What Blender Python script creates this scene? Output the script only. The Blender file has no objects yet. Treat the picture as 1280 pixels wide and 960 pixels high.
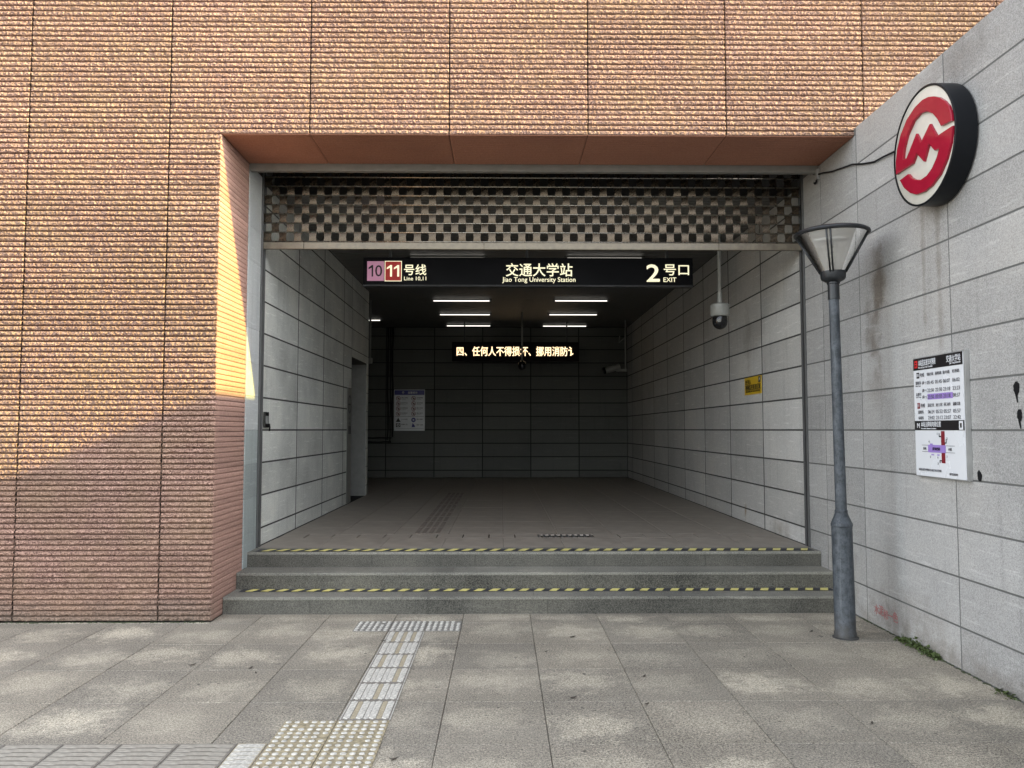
import bpy, bmesh, math, random
import numpy as np
from mathutils import Vector, Matrix
S = bpy.context.scene
COL = S.collection
R = math.radians
random.seed(7)

# ------------------------------------------------------------------ camera, sky, sun, exposure
F_PX, CX, CY, CAM_H = 1000.0, 640.0, 480.0, 1.6
PITCH, YAW = math.atan(57 / F_PX), math.atan(12 / F_PX)
cam_d = bpy.data.cameras.new('camera')
cam_d.sensor_width = 36.0
cam_d.lens = 36.0 * F_PX / 1280.0
cam_d.clip_start, cam_d.clip_end = 0.05, 3000.0
cam = bpy.data.objects.new('camera', cam_d)
cam.location = (0, 0, CAM_H)
cam.rotation_euler = (math.pi / 2 + PITCH, 0, -YAW)
COL.objects.link(cam)
S.camera = cam

SUN_TO = Vector((2.38, -0.476, 1.0)).normalized()       # towards the sun
SUN_EL = math.asin(SUN_TO.z)
SUN_AZ = math.atan2(SUN_TO.x, SUN_TO.y)                  # clockwise from +Y
W = bpy.data.worlds.new('World')
S.world = W
W.use_nodes = True
wn = W.node_tree
wn.nodes.clear()
sky = wn.nodes.new('ShaderNodeTexSky')
sky.sky_type = 'NISHITA'
sky.sun_disc = False
sky.sun_elevation = SUN_EL
sky.sun_rotation = SUN_AZ
sky.dust_density = 1.2
sky.ozone_density = 1.0
sky.air_density = 1.0
hs = wn.nodes.new('ShaderNodeHueSaturation')
hs.inputs['Saturation'].default_value = 0.30
bg = wn.nodes.new('ShaderNodeBackground')
bg.inputs['Strength'].default_value = 0.15
wo = wn.nodes.new('ShaderNodeOutputWorld')
wn.links.new(sky.outputs[0], hs.inputs['Color'])
wn.links.new(hs.outputs[0], bg.inputs['Color'])
wn.links.new(bg.outputs[0], wo.inputs['Surface'])

sun_d = bpy.data.lights.new('sun', 'SUN')
sun_d.energy = 2.0
sun_d.angle = R(0.7)
sun_d.color = (1.0, 0.80, 0.20)
sun = bpy.data.objects.new('sun', sun_d)
sun.rotation_euler = SUN_TO.to_track_quat('Z', 'Y').to_euler()
sun.location = (20, -4, 12)
COL.objects.link(sun)

S.view_settings.view_transform = 'Standard'
S.view_settings.look = 'None'
S.view_settings.gamma = 1.0
S.view_settings.use_curve_mapping = False
S.view_settings.exposure = 2.65
S.render.engine = 'CYCLES'
S.cycles.use_denoising = True
S.cycles.denoising_prefilter = 'ACCURATE'
S.cycles.max_bounces = 10
S.cycles.diffuse_bounces = 6
S.cycles.glossy_bounces = 4
S.cycles.transparent_max_bounces = 12

# ------------------------------------------------------------------ plan of the place (metres)
D = 6.8                    # facade plane
XL, XR = -2.43, 3.06       # left reveal / passage wall, right granite wall
RIB = 4.149 / 92           # pitch of the ribbed cladding
SOF = 92 * RIB             # soffit height
YR = 7.59                  # end of the brick coloured reveal
YS = 8.03                  # rolling shutter plane
FLOOR = 0.435
CEIL = 4.11
YB = 19.55                 # passage end wall
YLE = 14.5                 # end of the left passage wall
JX = [-2.874 + 1.2053 * k for k in range(-3, 8)]
Z0, DZ = 1.596, 0.3275     # a horizontal joint of the granite and the row height

# ------------------------------------------------------------------ node helpers
class NT:
    def __init__(s, name):
        s.m = bpy.data.materials.new(name)
        s.m.use_nodes = True
        s.t = s.m.node_tree
        s.b = s.t.nodes['Principled BSDF']
        s.out = s.t.nodes['Material Output']
    def n(s, typ, ins=None, **props):
        nd = s.t.nodes.new('ShaderNode' + typ)
        for k, v in props.items():
            setattr(nd, k, v)
        for k, v in (ins or {}).items():
            s.put(nd.inputs[k], v)
        return nd
    def put(s, sock, v):
        if hasattr(v, 'is_output'):
            s.t.links.new(v, sock)
        elif hasattr(v, 'outputs'):
            s.t.links.new(v.outputs[0], sock)
        else:
            if sock.type == 'RGBA' and len(v) == 3:
                v = (*v, 1)
            sock.default_value = v
    def math(s, op, a, b=0.0, c=None):
        ins = {0: a, 1: b}
        if c is not None:
            ins[2] = c
        return s.n('Math', ins, operation=op).outputs[0]
    def vmath(s, op, a, b=(0, 0, 0)):
        nd = s.n('VectorMath', {0: a, 1: b}, operation=op)
        return nd.outputs[1] if op in ('LENGTH', 'DOT_PRODUCT', 'DISTANCE') else nd.outputs[0]
    def mix(s, fac, a, b, mode='MIX'):
        nd = s.n('Mix', data_type='RGBA', blend_type=mode)
        s.put(nd.inputs[0], fac)
        s.put(nd.inputs[6], a)
        s.put(nd.inputs[7], b)
        return nd.outputs[2]
    def ramp(s, fac, lo, hi, a=0.0, b=1.0):
        nd = s.n('MapRange', {0: fac, 1: lo, 2: hi, 3: a, 4: b})
        return nd.outputs[0]
    def noise(s, vec, scale, detail=2.0, rough=0.5):
        return s.n('TexNoise', {'Vector': vec, 'Scale': scale, 'Detail': detail, 'Roughness': rough}).outputs[0]
    def pos(s):
        return s.n('NewGeometry').outputs['Position']
    def rnd(s):
        return s.n('ObjectInfo').outputs['Random']
    def val(s, col, f):
        return s.n('HueSaturation', {'Color': col, 'Value': f}).outputs[0]
    def bump(s, h, strength=0.4, dist=0.004):
        s.put(s.b.inputs['Normal'], s.n('Bump', {'Height': h, 'Strength': strength, 'Distance': dist}).outputs[0])
    def set(s, color=None, rough=None, metal=None, spec=None):
        if color is not None: s.put(s.b.inputs['Base Color'], color)
        if rough is not None: s.put(s.b.inputs['Roughness'], rough)
        if metal is not None: s.put(s.b.inputs['Metallic'], metal)
        if spec is not None: s.put(s.b.inputs['Specular IOR Level'], spec)
        return s.m

M = {}
def simple(name, color, rough=0.5, metal=0.0, wear=0.12, scale=9.0, spec=0.5):
    t = NT(name)
    p = t.n('TexCoord').outputs['Object']
    n = t.noise(p, scale, 4.0, 0.6)
    c = t.val((*color, 1), t.ramp(n, 0.3, 0.7, 1 - wear, 1 + wear))
    t.set(c, t.ramp(n, 0.3, 0.7, max(0.03, rough - 0.07), min(1, rough + 0.07)), metal, spec)
    M[name] = t.m
    return t.m
def glow(name, color, strength, base=(0.8, 0.8, 0.8)):
    t = NT(name)
    t.set((*base, 1), 0.4)
    t.put(t.b.inputs['Emission Color'], (*color, 1))
    t.put(t.b.inputs['Emission Strength'], strength)
    M[name] = t.m
    return t.m

def smudge(t, p, c, s, wob=None):
    q = t.vmath('MULTIPLY', t.vmath('SUBTRACT', p, c), tuple(1.0 / k for k in s))
    l = t.vmath('LENGTH', q)
    if wob is not None:
        l = t.math('ADD', l, wob)
    return t.ramp(l, 1.0, 0.15)

def granite(name, col, speck=0.24, rough=0.62, stains=(), dirt=0.12):
    t = NT(name)
    p = t.pos()
    a = t.noise(p, 95.0, 3.0, 0.75)
    b = t.noise(p, 240.0, 2.0, 0.6)
    sp = t.math('ADD', t.ramp(a, 0.32, 0.68, -speck, speck), t.ramp(b, 0.35, 0.65, -speck, speck))
    big = t.noise(p, 1.1, 4.0, 0.6)
    v = t.math('ADD', t.math('ADD', 1.0, sp), t.ramp(big, 0.3, 0.7, -dirt, dirt * 0.6))
    v = t.math('ADD', v, t.ramp(t.rnd(), 0, 1, -0.12, 0.12))
    # pale saw marks running across the slabs
    r1 = t.n('Mapping', {'Vector': p, 'Rotation': (R(58), 0, 0), 'Scale': (1, 1.3, 16)})
    sc = t.noise(r1, 2.0, 3.0, 0.65)
    v = t.math('ADD', v, t.ramp(sc, 0.58, 0.74, 0.0, 0.3))
    # rain streaks
    r2 = t.n('Mapping', {'Vector': p, 'Scale': (9, 9, 0.5)})
    st = t.noise(r2, 1.5, 3.0, 0.6)
    v = t.math('SUBTRACT', v, t.ramp(st, 0.56, 0.75, 0.0, 0.14))
    c = t.val((*col, 1), v)
    c = t.mix(t.ramp(big, 0.45, 0.75, 0.0, 0.35), c, t.mix(1.0, c, (0.93, 0.88, 0.80), 'MULTIPLY'))
    if stains:
        wob = t.ramp(t.noise(p, 6.0, 4.0, 0.65), 0.3, 0.7, -0.45, 0.45)
        for (cc, ss, amt, tint) in stains:
            c = t.mix(t.math('MULTIPLY', smudge(t, p, cc, ss, wob), amt), c, t.mix(1.0, c, tint, 'MULTIPLY'))
    t.bump(t.math('ADD', a, t.math('MULTIPLY', b, 0.5)), 0.25, 0.003)
    t.set(c, t.ramp(a, 0.3, 0.7, rough - 0.1, rough + 0.12), 0, 0.35)
    M[name] = t.m
    return t.m

BR = (0.42, 0.36, 0.30)
granite('granite_wall', (0.352, 0.346, 0.336), 0.24, 0.6, stains=[
    ((XR, 6.42, 2.78), (0.5, 0.16, 0.42), 0.8, BR), ((XR, 6.55, 2.38), (0.5, 0.15, 0.34), 0.75, BR),
    ((XR, 6.5, 1.98), (0.5, 0.2, 0.3), 0.35, BR), ((XR, 5.52, 2.75), (0.5, 0.05, 0.8), 0.5, BR),
    ((XR, 5.72, 2.8), (0.5, 0.035, 0.75), 0.4, BR), ((XR, 5.25, 4.1), (0.5, 0.5, 0.2), 0.3, BR),
    ((XR, 6.1, 0.2), (0.5, 0.7, 0.22), 0.35, BR), ((XR, 5.0, 0.0), (0.5, 3.5, 0.2), 0.5, BR), ((XR, 7.3, 0.2), (0.5, 0.4, 0.5), 0.4, BR)])
granite('granite_passage', (0.66, 0.675, 0.635), 0.2, 0.6, dirt=0.28)
granite('granite_wall_lit', (0.50, 0.492, 0.472), 0.2, 0.6, stains=[  # wall granite paled for the passage, extra brightness put into its colour
    ((XR, 8.9, 0.5), (0.5, 0.35, 0.16), 0.6, BR), ((XR, 9.9, 2.75), (0.5, 0.2, 0.5), 0.4, BR), ((XR, 10.1, 0.6), (0.5, 0.06, 0.14), 0.8, (0.5, 0.36, 0.2))])
granite('granite_end_shade', (0.10, 0.103, 0.094), 0.14, 0.65)  # same stone as the passage walls, far-end dimness painted into its colour
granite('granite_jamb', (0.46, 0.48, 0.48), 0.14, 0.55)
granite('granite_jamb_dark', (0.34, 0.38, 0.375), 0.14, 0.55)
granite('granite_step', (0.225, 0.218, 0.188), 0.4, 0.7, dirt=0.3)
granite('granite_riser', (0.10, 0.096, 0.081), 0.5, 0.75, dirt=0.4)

# pavement slabs: bush hammered granite, the middle of each slab worn paler
t = NT('paver_stone')
p = t.pos()
gen = t.n('TexCoord').outputs['Generated']
a = t.noise(p, 80.0, 3.0, 0.8)
b = t.noise(p, 210.0, 2.0, 0.6)
rn = t.rnd()
off = t.n('CombineXYZ', {0: t.ramp(rn, 0, 1, -0.16, 0.16), 1: t.ramp(t.math('FRACT', t.math('MULTIPLY', rn, 7.3)), 0, 1, -0.14, 0.14), 2: 0.0}).outputs[0]
q = t.vmath('SUBTRACT', t.vmath('SUBTRACT', gen, (0.5, 0.5, 0.5)), off)
q = t.vmath('MULTIPLY', q, (1.9, 2.6, 0))
w1 = t.ramp(t.noise(p, 6.5, 8.0, 0.78), 0.25, 0.75, -1.0, 1.0)
worn = t.ramp(t.math('ADD', t.vmath('LENGTH', q), w1), 1.05, 0.25)
worn = t.math('MULTIPLY', worn, t.ramp(t.math('FRACT', t.math('MULTIPLY', rn, 13.7)), 0.0, 1.0, 0.3, 1.0))
hatch = t.noise(t.n('Mapping', {'Vector': p, 'Rotation': (0, 0, R(20)), 'Scale': (1, 6, 1)}), 30.0, 2.0, 0.6)
big = t.noise(p, 0.9, 4.0, 0.6)
v = t.math('ADD', 1.0, t.math('ADD', t.ramp(a, 0.32, 0.68, -0.6, 0.6), t.ramp(b, 0.35, 0.65, -0.5, 0.5)))
v = t.math('ADD', v, t.ramp(big, 0.3, 0.7, -0.2, 0.15))
c = t.mix(t.ramp(t.math('FRACT', t.math('MULTIPLY', rn, 3.1)), 0, 1, 0, 1), (0.245, 0.222, 0.183), (0.30, 0.268, 0.215))
c = t.mix(t.math('MULTIPLY', worn, t.ramp(hatch, 0.35, 0.6, 0.45, 1.0)), c, (0.55, 0.495, 0.39))
c = t.val(c, v)
spot = t.ramp(t.noise(p, 16.0, 2.0, 0.4), 0.735, 0.76)
c = t.mix(t.math('MULTIPLY', spot, 0.7), c, (0.05, 0.045, 0.04))
t.bump(t.math('ADD', a, t.math('ADD', hatch, b)), 0.7, 0.005)
t.set(c, 0.75, 0, 0.3)
M['paver_stone'] = t.m

t = NT('ground_stone')
p = t.pos()
t.set(t.val((0.13, 0.125, 0.115, 1), t.ramp(t.noise(p, 3.0, 6.0, 0.7), 0.3, 0.7, 0.6, 1.3)), 0.85)
M['ground_stone'] = t.m

# brick coloured split face cladding
def cladding(name, c1, c2, c3, fine=0.5):
    t = NT(name)
    p = t.pos()
    a = t.noise(p, 85.0, 3.0, 0.75)
    b = t.noise(p, 2.2, 4.0, 0.6)
    g = t.noise(p, 150.0, 3.0, 0.7)
    row = t.noise(t.n('Mapping', {'Vector': p, 'Scale': (0.6, 0.6, 22)}), 1.0, 2.0, 0.6)
    c = t.mix(t.ramp(a, 0.40, 0.60), c1, c2)
    c = t.mix(t.ramp(b, 0.40, 0.66, 0, 0.55), c, t.mix(1.0, c, c3, 'MULTIPLY') if False else t.mix(0.6, c, c3))
    v = t.math('ADD', 1.0, t.math('ADD', t.ramp(g, 0.3, 0.7, -0.22, 0.22), t.ramp(row, 0.3, 0.7, -0.16, 0.16)))
    v = t.math('ADD', v, t.ramp(t.rnd(), 0, 1, -0.07, 0.07))
    c = t.val(c, v)
    # splash dirt close to the ground
    z = t.n('SeparateXYZ', {0: p}).outputs[2]
    low = t.math('MULTIPLY', t.ramp(t.math('ADD', z, t.ramp(b, 0.3, 0.7, -0.12, 0.12)), 0.22, 0.0), 0.55)
    c = t.mix(low, c, (0.16, 0.14, 0.11))
    t.bump(t.math('ADD', a, g), fine, 0.006)
    t.set(c, 0.85, 0, 0.2)
    M[name] = t.m
cladding('cladding_split', (0.12, 0.067, 0.055), (0.49, 0.313, 0.245), (0.33, 0.235, 0.14), 1.0)
cladding('cladding_sawn', (0.34, 0.20, 0.165), (0.44, 0.28, 0.225), (0.38, 0.235, 0.185), 0.25)
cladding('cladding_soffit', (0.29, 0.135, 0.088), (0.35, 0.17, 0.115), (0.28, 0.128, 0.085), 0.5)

simple('joint_dark', (0.012, 0.012, 0.012), 0.9)
simple('joint_grey', (0.11, 0.11, 0.105), 0.9)
simple('joint_passage', (0.05, 0.05, 0.047), 0.9)
simple('joint_brown', (0.06, 0.042, 0.035), 0.9)
simple('concrete', (0.22, 0.22, 0.21), 0.85)
simple('shutter_metal', (0.082, 0.064, 0.046), 0.27, 0.9, 0.3, 30)
simple('shutter_rod', (0.42, 0.39, 0.34), 0.3, 0.9, 0.2, 30)
simple('shutter_bar', (0.17, 0.145, 0.11), 0.38, 0.6, 0.25, 14)
simple('steel_rail', (0.12, 0.12, 0.118), 0.5, 0.4)
simple('lintel_metal', (0.21, 0.205, 0.19), 0.55, 0.2)
simple('box_black', (0.012, 0.012, 0.012), 0.8)
simple('ceiling_metal', (0.15, 0.147, 0.14), 0.5, 0.2, 0.15)
simple('ceiling_slot', (0.02, 0.02, 0.02), 0.9)
simple('floor_tile', (0.29, 0.255, 0.215), 0.55, 0, 0.22, 5)
simple('floor_bar', (0.19, 0.16, 0.135), 0.6, 0, 0.2)
simple('sign_black', (0.004, 0.004, 0.006), 0.35, 0, 0.05, 3, 0.12)
simple('sign_edge', (0.03, 0.03, 0.033), 0.35)
glow('sign_cream', (1.0, 0.93, 0.62), 0.15, (0.8, 0.76, 0.6))
glow('sign_pink', (0.60, 0.27, 0.42), 0.06, (0.60, 0.30, 0.42))
glow('sign_red', (0.42, 0.03, 0.02), 0.06, (0.42, 0.03, 0.03))
glow('led_text', (1.0, 0.72, 0.42), 0.34, (0.5, 0.3, 0.2))
glow('tube_glow', (1.0, 0.95, 0.86), 0.3)
simple('led_case', (0.006, 0.004, 0.004), 0.5, 0, 0.05, 3, 0.1)
simple('housing_white', (0.10, 0.10, 0.095), 0.5)
simple('lamp_paint', (0.038, 0.050, 0.064), 0.42, 0.1, 0.3, 22)
t = NT('lamp_post_paint')
p = t.n('TexCoord').outputs['Object']
n1 = t.noise(p, 14.0, 6.0, 0.75)
n2 = t.noise(t.n('Mapping', {'Vector': p, 'Scale': (30, 30, 2.5)}), 1.0, 4.0, 0.7)
n3 = t.noise(p, 55.0, 3.0, 0.7)
c = t.mix(t.ramp(n1, 0.42, 0.60), (0.030, 0.036, 0.043), (0.075, 0.085, 0.096))
c = t.mix(t.ramp(n2, 0.55, 0.68, 0, 0.7), c, (0.115, 0.128, 0.14))
c = t.mix(t.ramp(n3, 0.62, 0.68, 0, 0.75), c, (0.016, 0.015, 0.014))
zz_ = t.n('SeparateXYZ', {0: p}).outputs[2]
c = t.mix(t.ramp(t.math('ADD', zz_, t.ramp(n1, 0.3, 0.7, -0.12, 0.12)), 0.2, 0.0, 0, 0.6), c, (0.055, 0.048, 0.04))
t.set(c, t.ramp(n1, 0.3, 0.7, 0.38, 0.65), 0.0, 0.4)
M['lamp_post_paint'] = t.m
simple('lamp_dark', (0.016, 0.018, 0.021), 0.4, 0.1, 0.25, 22)
simple('lamp_lid', (0.6, 0.6, 0.58), 0.5)
simple('bulb_white', (0.75, 0.74, 0.66), 0.35)
simple('cable_black', (0.008, 0.008, 0.009), 0.6, 0, 0.1, 9, 0.2)
simple('metro_black', (0.006, 0.007, 0.009), 0.45, 0, 0.05, 3, 0.18)
simple('metro_white', (0.58, 0.56, 0.50), 0.14, 0, 0.06)
simple('metro_red', (0.31, 0.010, 0.030), 0.10, 0, 0.08)
simple('print_white', (0.66, 0.67, 0.69), 0.25, 0, 0.015, 3)
simple('print_black', (0.014, 0.012, 0.013), 0.35, 0, 0.05)
simple('print_grey', (0.10, 0.10, 0.11), 0.4, 0, 0.05)
simple('print_purple', (0.30, 0.20, 0.52), 0.35, 0, 0.05)
simple('print_maroon', (0.19, 0.018, 0.026), 0.35, 0, 0.05)
simple('print_red', (0.55, 0.03, 0.03), 0.35, 0, 0.05)
simple('print_blue', (0.03, 0.03, 0.20), 0.35, 0, 0.05)
simple('frame_alu', (0.40, 0.40, 0.39), 0.4, 0.6)
simple('print_yellow', (0.62, 0.40, 0.02), 0.4, 0, 0.08)
simple('tape_yellow', (0.72, 0.64, 0.22), 0.6, 0, 0.18, 30)
simple('tape_black', (0.035, 0.036, 0.042), 0.65, 0, 0.3, 30)
simple('paint_white', (0.50, 0.48, 0.43), 0.7, 0, 0.42, 60)
simple('paint_tan', (0.37, 0.32, 0.225), 0.75, 0, 0.3, 42)
simple('paint_mixed', (0.30, 0.255, 0.165), 0.75, 0, 0.5, 34)
simple('tile_grey', (0.19, 0.173, 0.148), 0.75, 0, 0.25, 30)
simple('tile_grey_bar', (0.31, 0.285, 0.24), 0.75, 0, 0.25, 30)
simple('tile_pale', (0.20, 0.19, 0.17), 0.75, 0, 0.3, 30)
simple('leaf_brown', (0.05, 0.04, 0.03), 0.8, 0, 0.3, 60)
simple('red_paint', (0.37, 0.12, 0.12), 0.7, 0, 0.3, 60)
simple('camera_white', (0.24, 0.24, 0.22), 0.4)
simple('camera_black', (0.006, 0.006, 0.007), 0.08)
simple('weed_green', (0.06, 0.085, 0.022), 0.6, 0, 0.4, 40)
simple('door_steel', (0.20, 0.21, 0.20), 0.5)
simple('moss', (0.05, 0.06, 0.03), 0.9, 0, 0.4, 40)

t = NT('lamp_glass')
t.t.nodes.remove(t.b)
tr = t.n('BsdfTransparent', {'Color': (0.86, 0.85, 0.83)})
df = t.n('BsdfTranslucent', {'Color': (0.78, 0.76, 0.72)})
d2 = t.n('BsdfDiffuse', {'Color': (0.78, 0.76, 0.72)})
gl = t.n('BsdfGlossy', {'Color': (1, 1, 1), 'Roughness': 0.06})
m0 = t.n('MixShader', {0: 0.5, 1: df, 2: d2})
m1 = t.n('MixShader', {0: 0.55, 1: tr, 2: m0})
fr = t.n('Fresnel', {'IOR': 1.45})
m2 = t.n('MixShader', {0: fr, 1: m1, 2: gl})
t.t.links.new(m2.outputs[0], t.out.inputs[0])
M['lamp_glass'] = t.m

# ------------------------------------------------------------------ object helpers
def link(name, mesh, mat=None, parent=None, loc=(0, 0, 0), rot=(0, 0, 0)):
    o = bpy.data.objects.new(name, mesh)
    COL.objects.link(o)
    if mat and mesh and not mesh.materials:
        mesh.materials.append(M[mat])
    o.location = loc
    o.rotation_euler = rot
    if parent:
        o.parent = parent
    return o
def tag(o, label, cat=None, group=None, kind=None):
    o['label'] = label
    if cat: o['category'] = cat
    if group: o['group'] = group
    if kind: o['kind'] = kind
    return o
def thing(name, label, cat, loc=(0, 0, 0), rot=(0, 0, 0), group=None, kind=None):
    return tag(link(name, None, None, None, loc, rot), label, cat, group, kind)
def mesh_of(verts, faces, name='mesh', smooth=False):
    m = bpy.data.meshes.new(name)
    m.from_pydata([tuple(v) for v in verts], [], faces)
    if smooth:
        m.polygons.foreach_set('use_smooth', [True] * len(m.polygons))
    m.update()
    return m
def bm_mesh(bm, name='mesh', smooth=False):
    m = bpy.data.meshes.new(name)
    bmesh.ops.recalc_face_normals(bm, faces=bm.faces)
    bm.to_mesh(m)
    bm.free()
    if smooth:
        m.polygons.foreach_set('use_smooth', [True] * len(m.polygons))
    return m
def add_box(bm, x0, x1, y0, y1, z0, z1, mtx=None):
    vs = [Vector((x, y, z)) for z in (z0, z1) for y in (y0, y1) for x in (x0, x1)]
    if mtx: vs = [mtx @ v for v in vs]
    v = [bm.verts.new(c) for c in vs]
    for f in ((0, 2, 3, 1), (4, 5, 7, 6), (0, 1, 5, 4), (2, 6, 7, 3), (0, 4, 6, 2), (1, 3, 7, 5)):
        bm.faces.new([v[i] for i in f])
def box(name, mat, parent, x0, x1, y0, y1, z0, z1, bev=0.0):
    bm = bmesh.new()
    add_box(bm, x0, x1, y0, y1, z0, z1)
    if bev:
        bmesh.ops.bevel(bm, geom=bm.edges[:], offset=bev, segments=2, affect='EDGES', profile=0.7)
    return link(name, bm_mesh(bm), mat, parent)
def lathe_bm(bm, prof, seg=32, mtx=None, cap=True):
    rings = []
    for r, z in prof:
        ring = []
        for i in range(seg):
            a = 2 * math.pi * i / seg
            c = Vector((r * math.cos(a), r * math.sin(a), z))
            ring.append(bm.verts.new(mtx @ c if mtx else c))
        rings.append(ring)
    for a, b in zip(rings, rings[1:]):
        for i in range(seg):
            bm.faces.new((a[i], a[(i + 1) % seg], b[(i + 1) % seg], b[i]))
    if cap:
        if prof[0][0] > 1e-4: bm.faces.new(list(reversed(rings[0])))
        if prof[-1][0] > 1e-4: bm.faces.new(rings[-1])
def lathe(name, mat, parent, prof, seg=32, mtx=None, smooth=True, cap=True):
    bm = bmesh.new()
    lathe_bm(bm, prof, seg, mtx, cap)
    m = bm_mesh(bm)
    if smooth:
        m.polygons.foreach_set('use_smooth', [True] * len(m.polygons))
        m.set_sharp_from_angle(angle=R(35))
    return link(name, m, mat, parent)
def tube_bm(bm, pts, r, seg=8):
    pts = [Vector(q) for q in pts]
    rings = []
    for i, q in enumerate(pts):
        d = (pts[min(i + 1, len(pts) - 1)] - pts[max(i - 1, 0)]).normalized()
        u = d.cross(Vector((0, 0, 1)) if abs(d.z) < 0.9 else Vector((1, 0, 0))).normalized()
        w = d.cross(u)
        rr = r[i] if isinstance(r, (list, tuple)) else r
        rings.append([bm.verts.new(q + rr * (math.cos(2 * math.pi * k / seg) * u + math.sin(2 * math.pi * k / seg) * w)) for k in range(seg)])
    for a, b in zip(rings, rings[1:]):
        for k in range(seg):
            bm.faces.new((a[k], a[(k + 1) % seg], b[(k + 1) % seg], b[k]))
    bm.faces.new(list(reversed(rings[0])))
    bm.faces.new(rings[-1])
def tube(name, mat, parent, pts, r, seg=8):
    bm = bmesh.new()
    tube_bm(bm, pts, r, seg)
    m = bm_mesh(bm, smooth=True)
    return link(name, m, mat, parent)

SLAB = {}
def slab_mesh(w, h, t, ch, mat):
    """a slab lying in local x (width) / y (height), face up +z at z = t, edges chamfered"""
    k = (round(w, 3), round(h, 3), t, ch, mat)
    if k not in SLAB:
        vs = [(0, 0, 0), (w, 0, 0), (w, h, 0), (0, h, 0)]
        vs += [(0, 0, t - ch), (w, 0, t - ch), (w, h, t - ch), (0, h, t - ch)]
        vs += [(ch, ch, t), (w - ch, ch, t), (w - ch, h - ch, t), (ch, h - ch, t)]
        fs = [(8, 9, 10, 11), (3, 2, 1, 0)]
        for i in range(4):
            j = (i + 1) % 4
            fs += [(i, j, 4 + j, 4 + i), (4 + i, 4 + j, 8 + j, 8 + i)]
        m = mesh_of(vs, fs, 'slab')
        m.materials.append(M[mat])
        SLAB[k] = m
    return SLAB[k]
# orientations: local x -> along, local y -> up (or +Y on floors), local z -> face normal
ROT = {'floor': (0, 0, 0), 'front': (R(90), 0, 0),          # normal -Y, x -> +X
       'right': (R(90), 0, R(-90)),                          # normal -X, x -> -Y
       'left': (R(90), 0, R(90))}                            # normal +X, x -> +Y
def slab(name, mat, parent, face, corner, w, h, t=0.02, ch=0.002):
    jit = random.uniform(-0.0004, 0.0004)
    o = link(name, slab_mesh(w, h, t, ch, mat), None, parent, corner, ROT[face])
    n = {'floor': (0, 0, 1), 'front': (0, -1, 0), 'right': (-1, 0, 0), 'left': (1, 0, 0)}[face]
    o.location = Vector(corner) + Vector(n) * jit
    return o

# ------------------------------------------------------------------ noise for the split face stone
rng = np.random.default_rng(11)
def vnoise(u, v, cell):
    u = u / cell; v = v / cell
    iu = np.floor(u).astype(int); iv = np.floor(v).astype(int)
    fu = u - iu; fv = v - iv
    fu = fu * fu * (3 - 2 * fu); fv = fv * fv * (3 - 2 * fv)
    g = rng.random((iu.max() - iu.min() + 3, iv.max() - iv.min() + 3))
    iu -= iu.min(); iv -= iv.min()
    return ((g[iu, iv] * (1 - fu) + g[iu + 1, iv] * fu) * (1 - fv) + (g[iu, iv + 1] * (1 - fu) + g[iu + 1, iv + 1] * fu) * fv) - 0.5
def rib_mesh(w, n, mat, amp=0.0135, depth=0.055, step=0.006, edge=0.004):
    """ribbed panel, local x width, y height, ribs along x, mean face at z = 0"""
    prof = [(0.0, -depth), (0.16, -depth), (0.185, -0.15 * depth), (0.25, 0.0), (0.36, 0.0012), (0.48, 0.0018), (0.6, 0.0018), (0.72, 0.001), (0.84, -0.0006), (0.93, -0.1 * depth), (0.95, -depth)]
    if amp < 0.004:                      # sawn face: flat ribs with narrow saw cuts
        prof = [(0.0, -depth), (0.1, -depth), (0.11, -0.0015), (0.14, 0.0), (0.4, 0.0), (0.7, 0.0), (0.965, 0.0), (0.99, -0.0015), (0.995, -depth)]
    xs = np.concatenate(([0.0], np.arange(edge, w - edge * 0.5, step), [w]))
    ys, zs, ro = [], [], []
    for k in range(n):
        for a, d in prof:
            ys.append((k + a) * RIB); zs.append(d); ro.append(0.12 if d <= -0.9 * depth else (0.6 if d < -0.002 else 1.0))
    ys.append(n * RIB); zs.append(-depth); ro.append(0.1)
    ys, zs, ro = map(np.array, (ys, zs, ro))
    X, Y = np.meshgrid(xs, ys)
    nz = 0.8 * vnoise(X, Y, 0.016) + 0.95 * vnoise(X, Y, 0.0095) + 0.4 * vnoise(X, Y, 0.0055) + 0.2 * vnoise(X, Y, 0.05)
    wav = vnoise(X, Y, 0.13) * 0.0016 * (amp / 0.0135)
    Z = zs[:, None] + amp * nz * ro[:, None]
    Z[:, 0] -= 0.006; Z[:, -1] -= 0.006
    Y2 = Y + wav
    Y2[0] = 0; Y2[-1] = n * RIB
    nr, nc = X.shape
    V = np.stack([X, Y2, Z], -1).reshape(-1, 3)
    i = np.arange(nr - 1)[:, None] * nc + np.arange(nc - 1)[None]
    Fq = np.stack([i, i + 1, i + nc + 1, i + nc], -1).reshape(-1, 4)
    m = bpy.data.meshes.new('ribbed_panel')
    m.vertices.add(len(V)); m.vertices.foreach_set('co', V.ravel())
    m.loops.add(Fq.size); m.loops.foreach_set('vertex_index', Fq.ravel())
    m.polygons.add(len(Fq)); m.polygons.foreach_set('loop_start', np.arange(len(Fq)) * 4)
    m.update(calc_edges=True)
    m.materials.append(M[mat])
    return m

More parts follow.
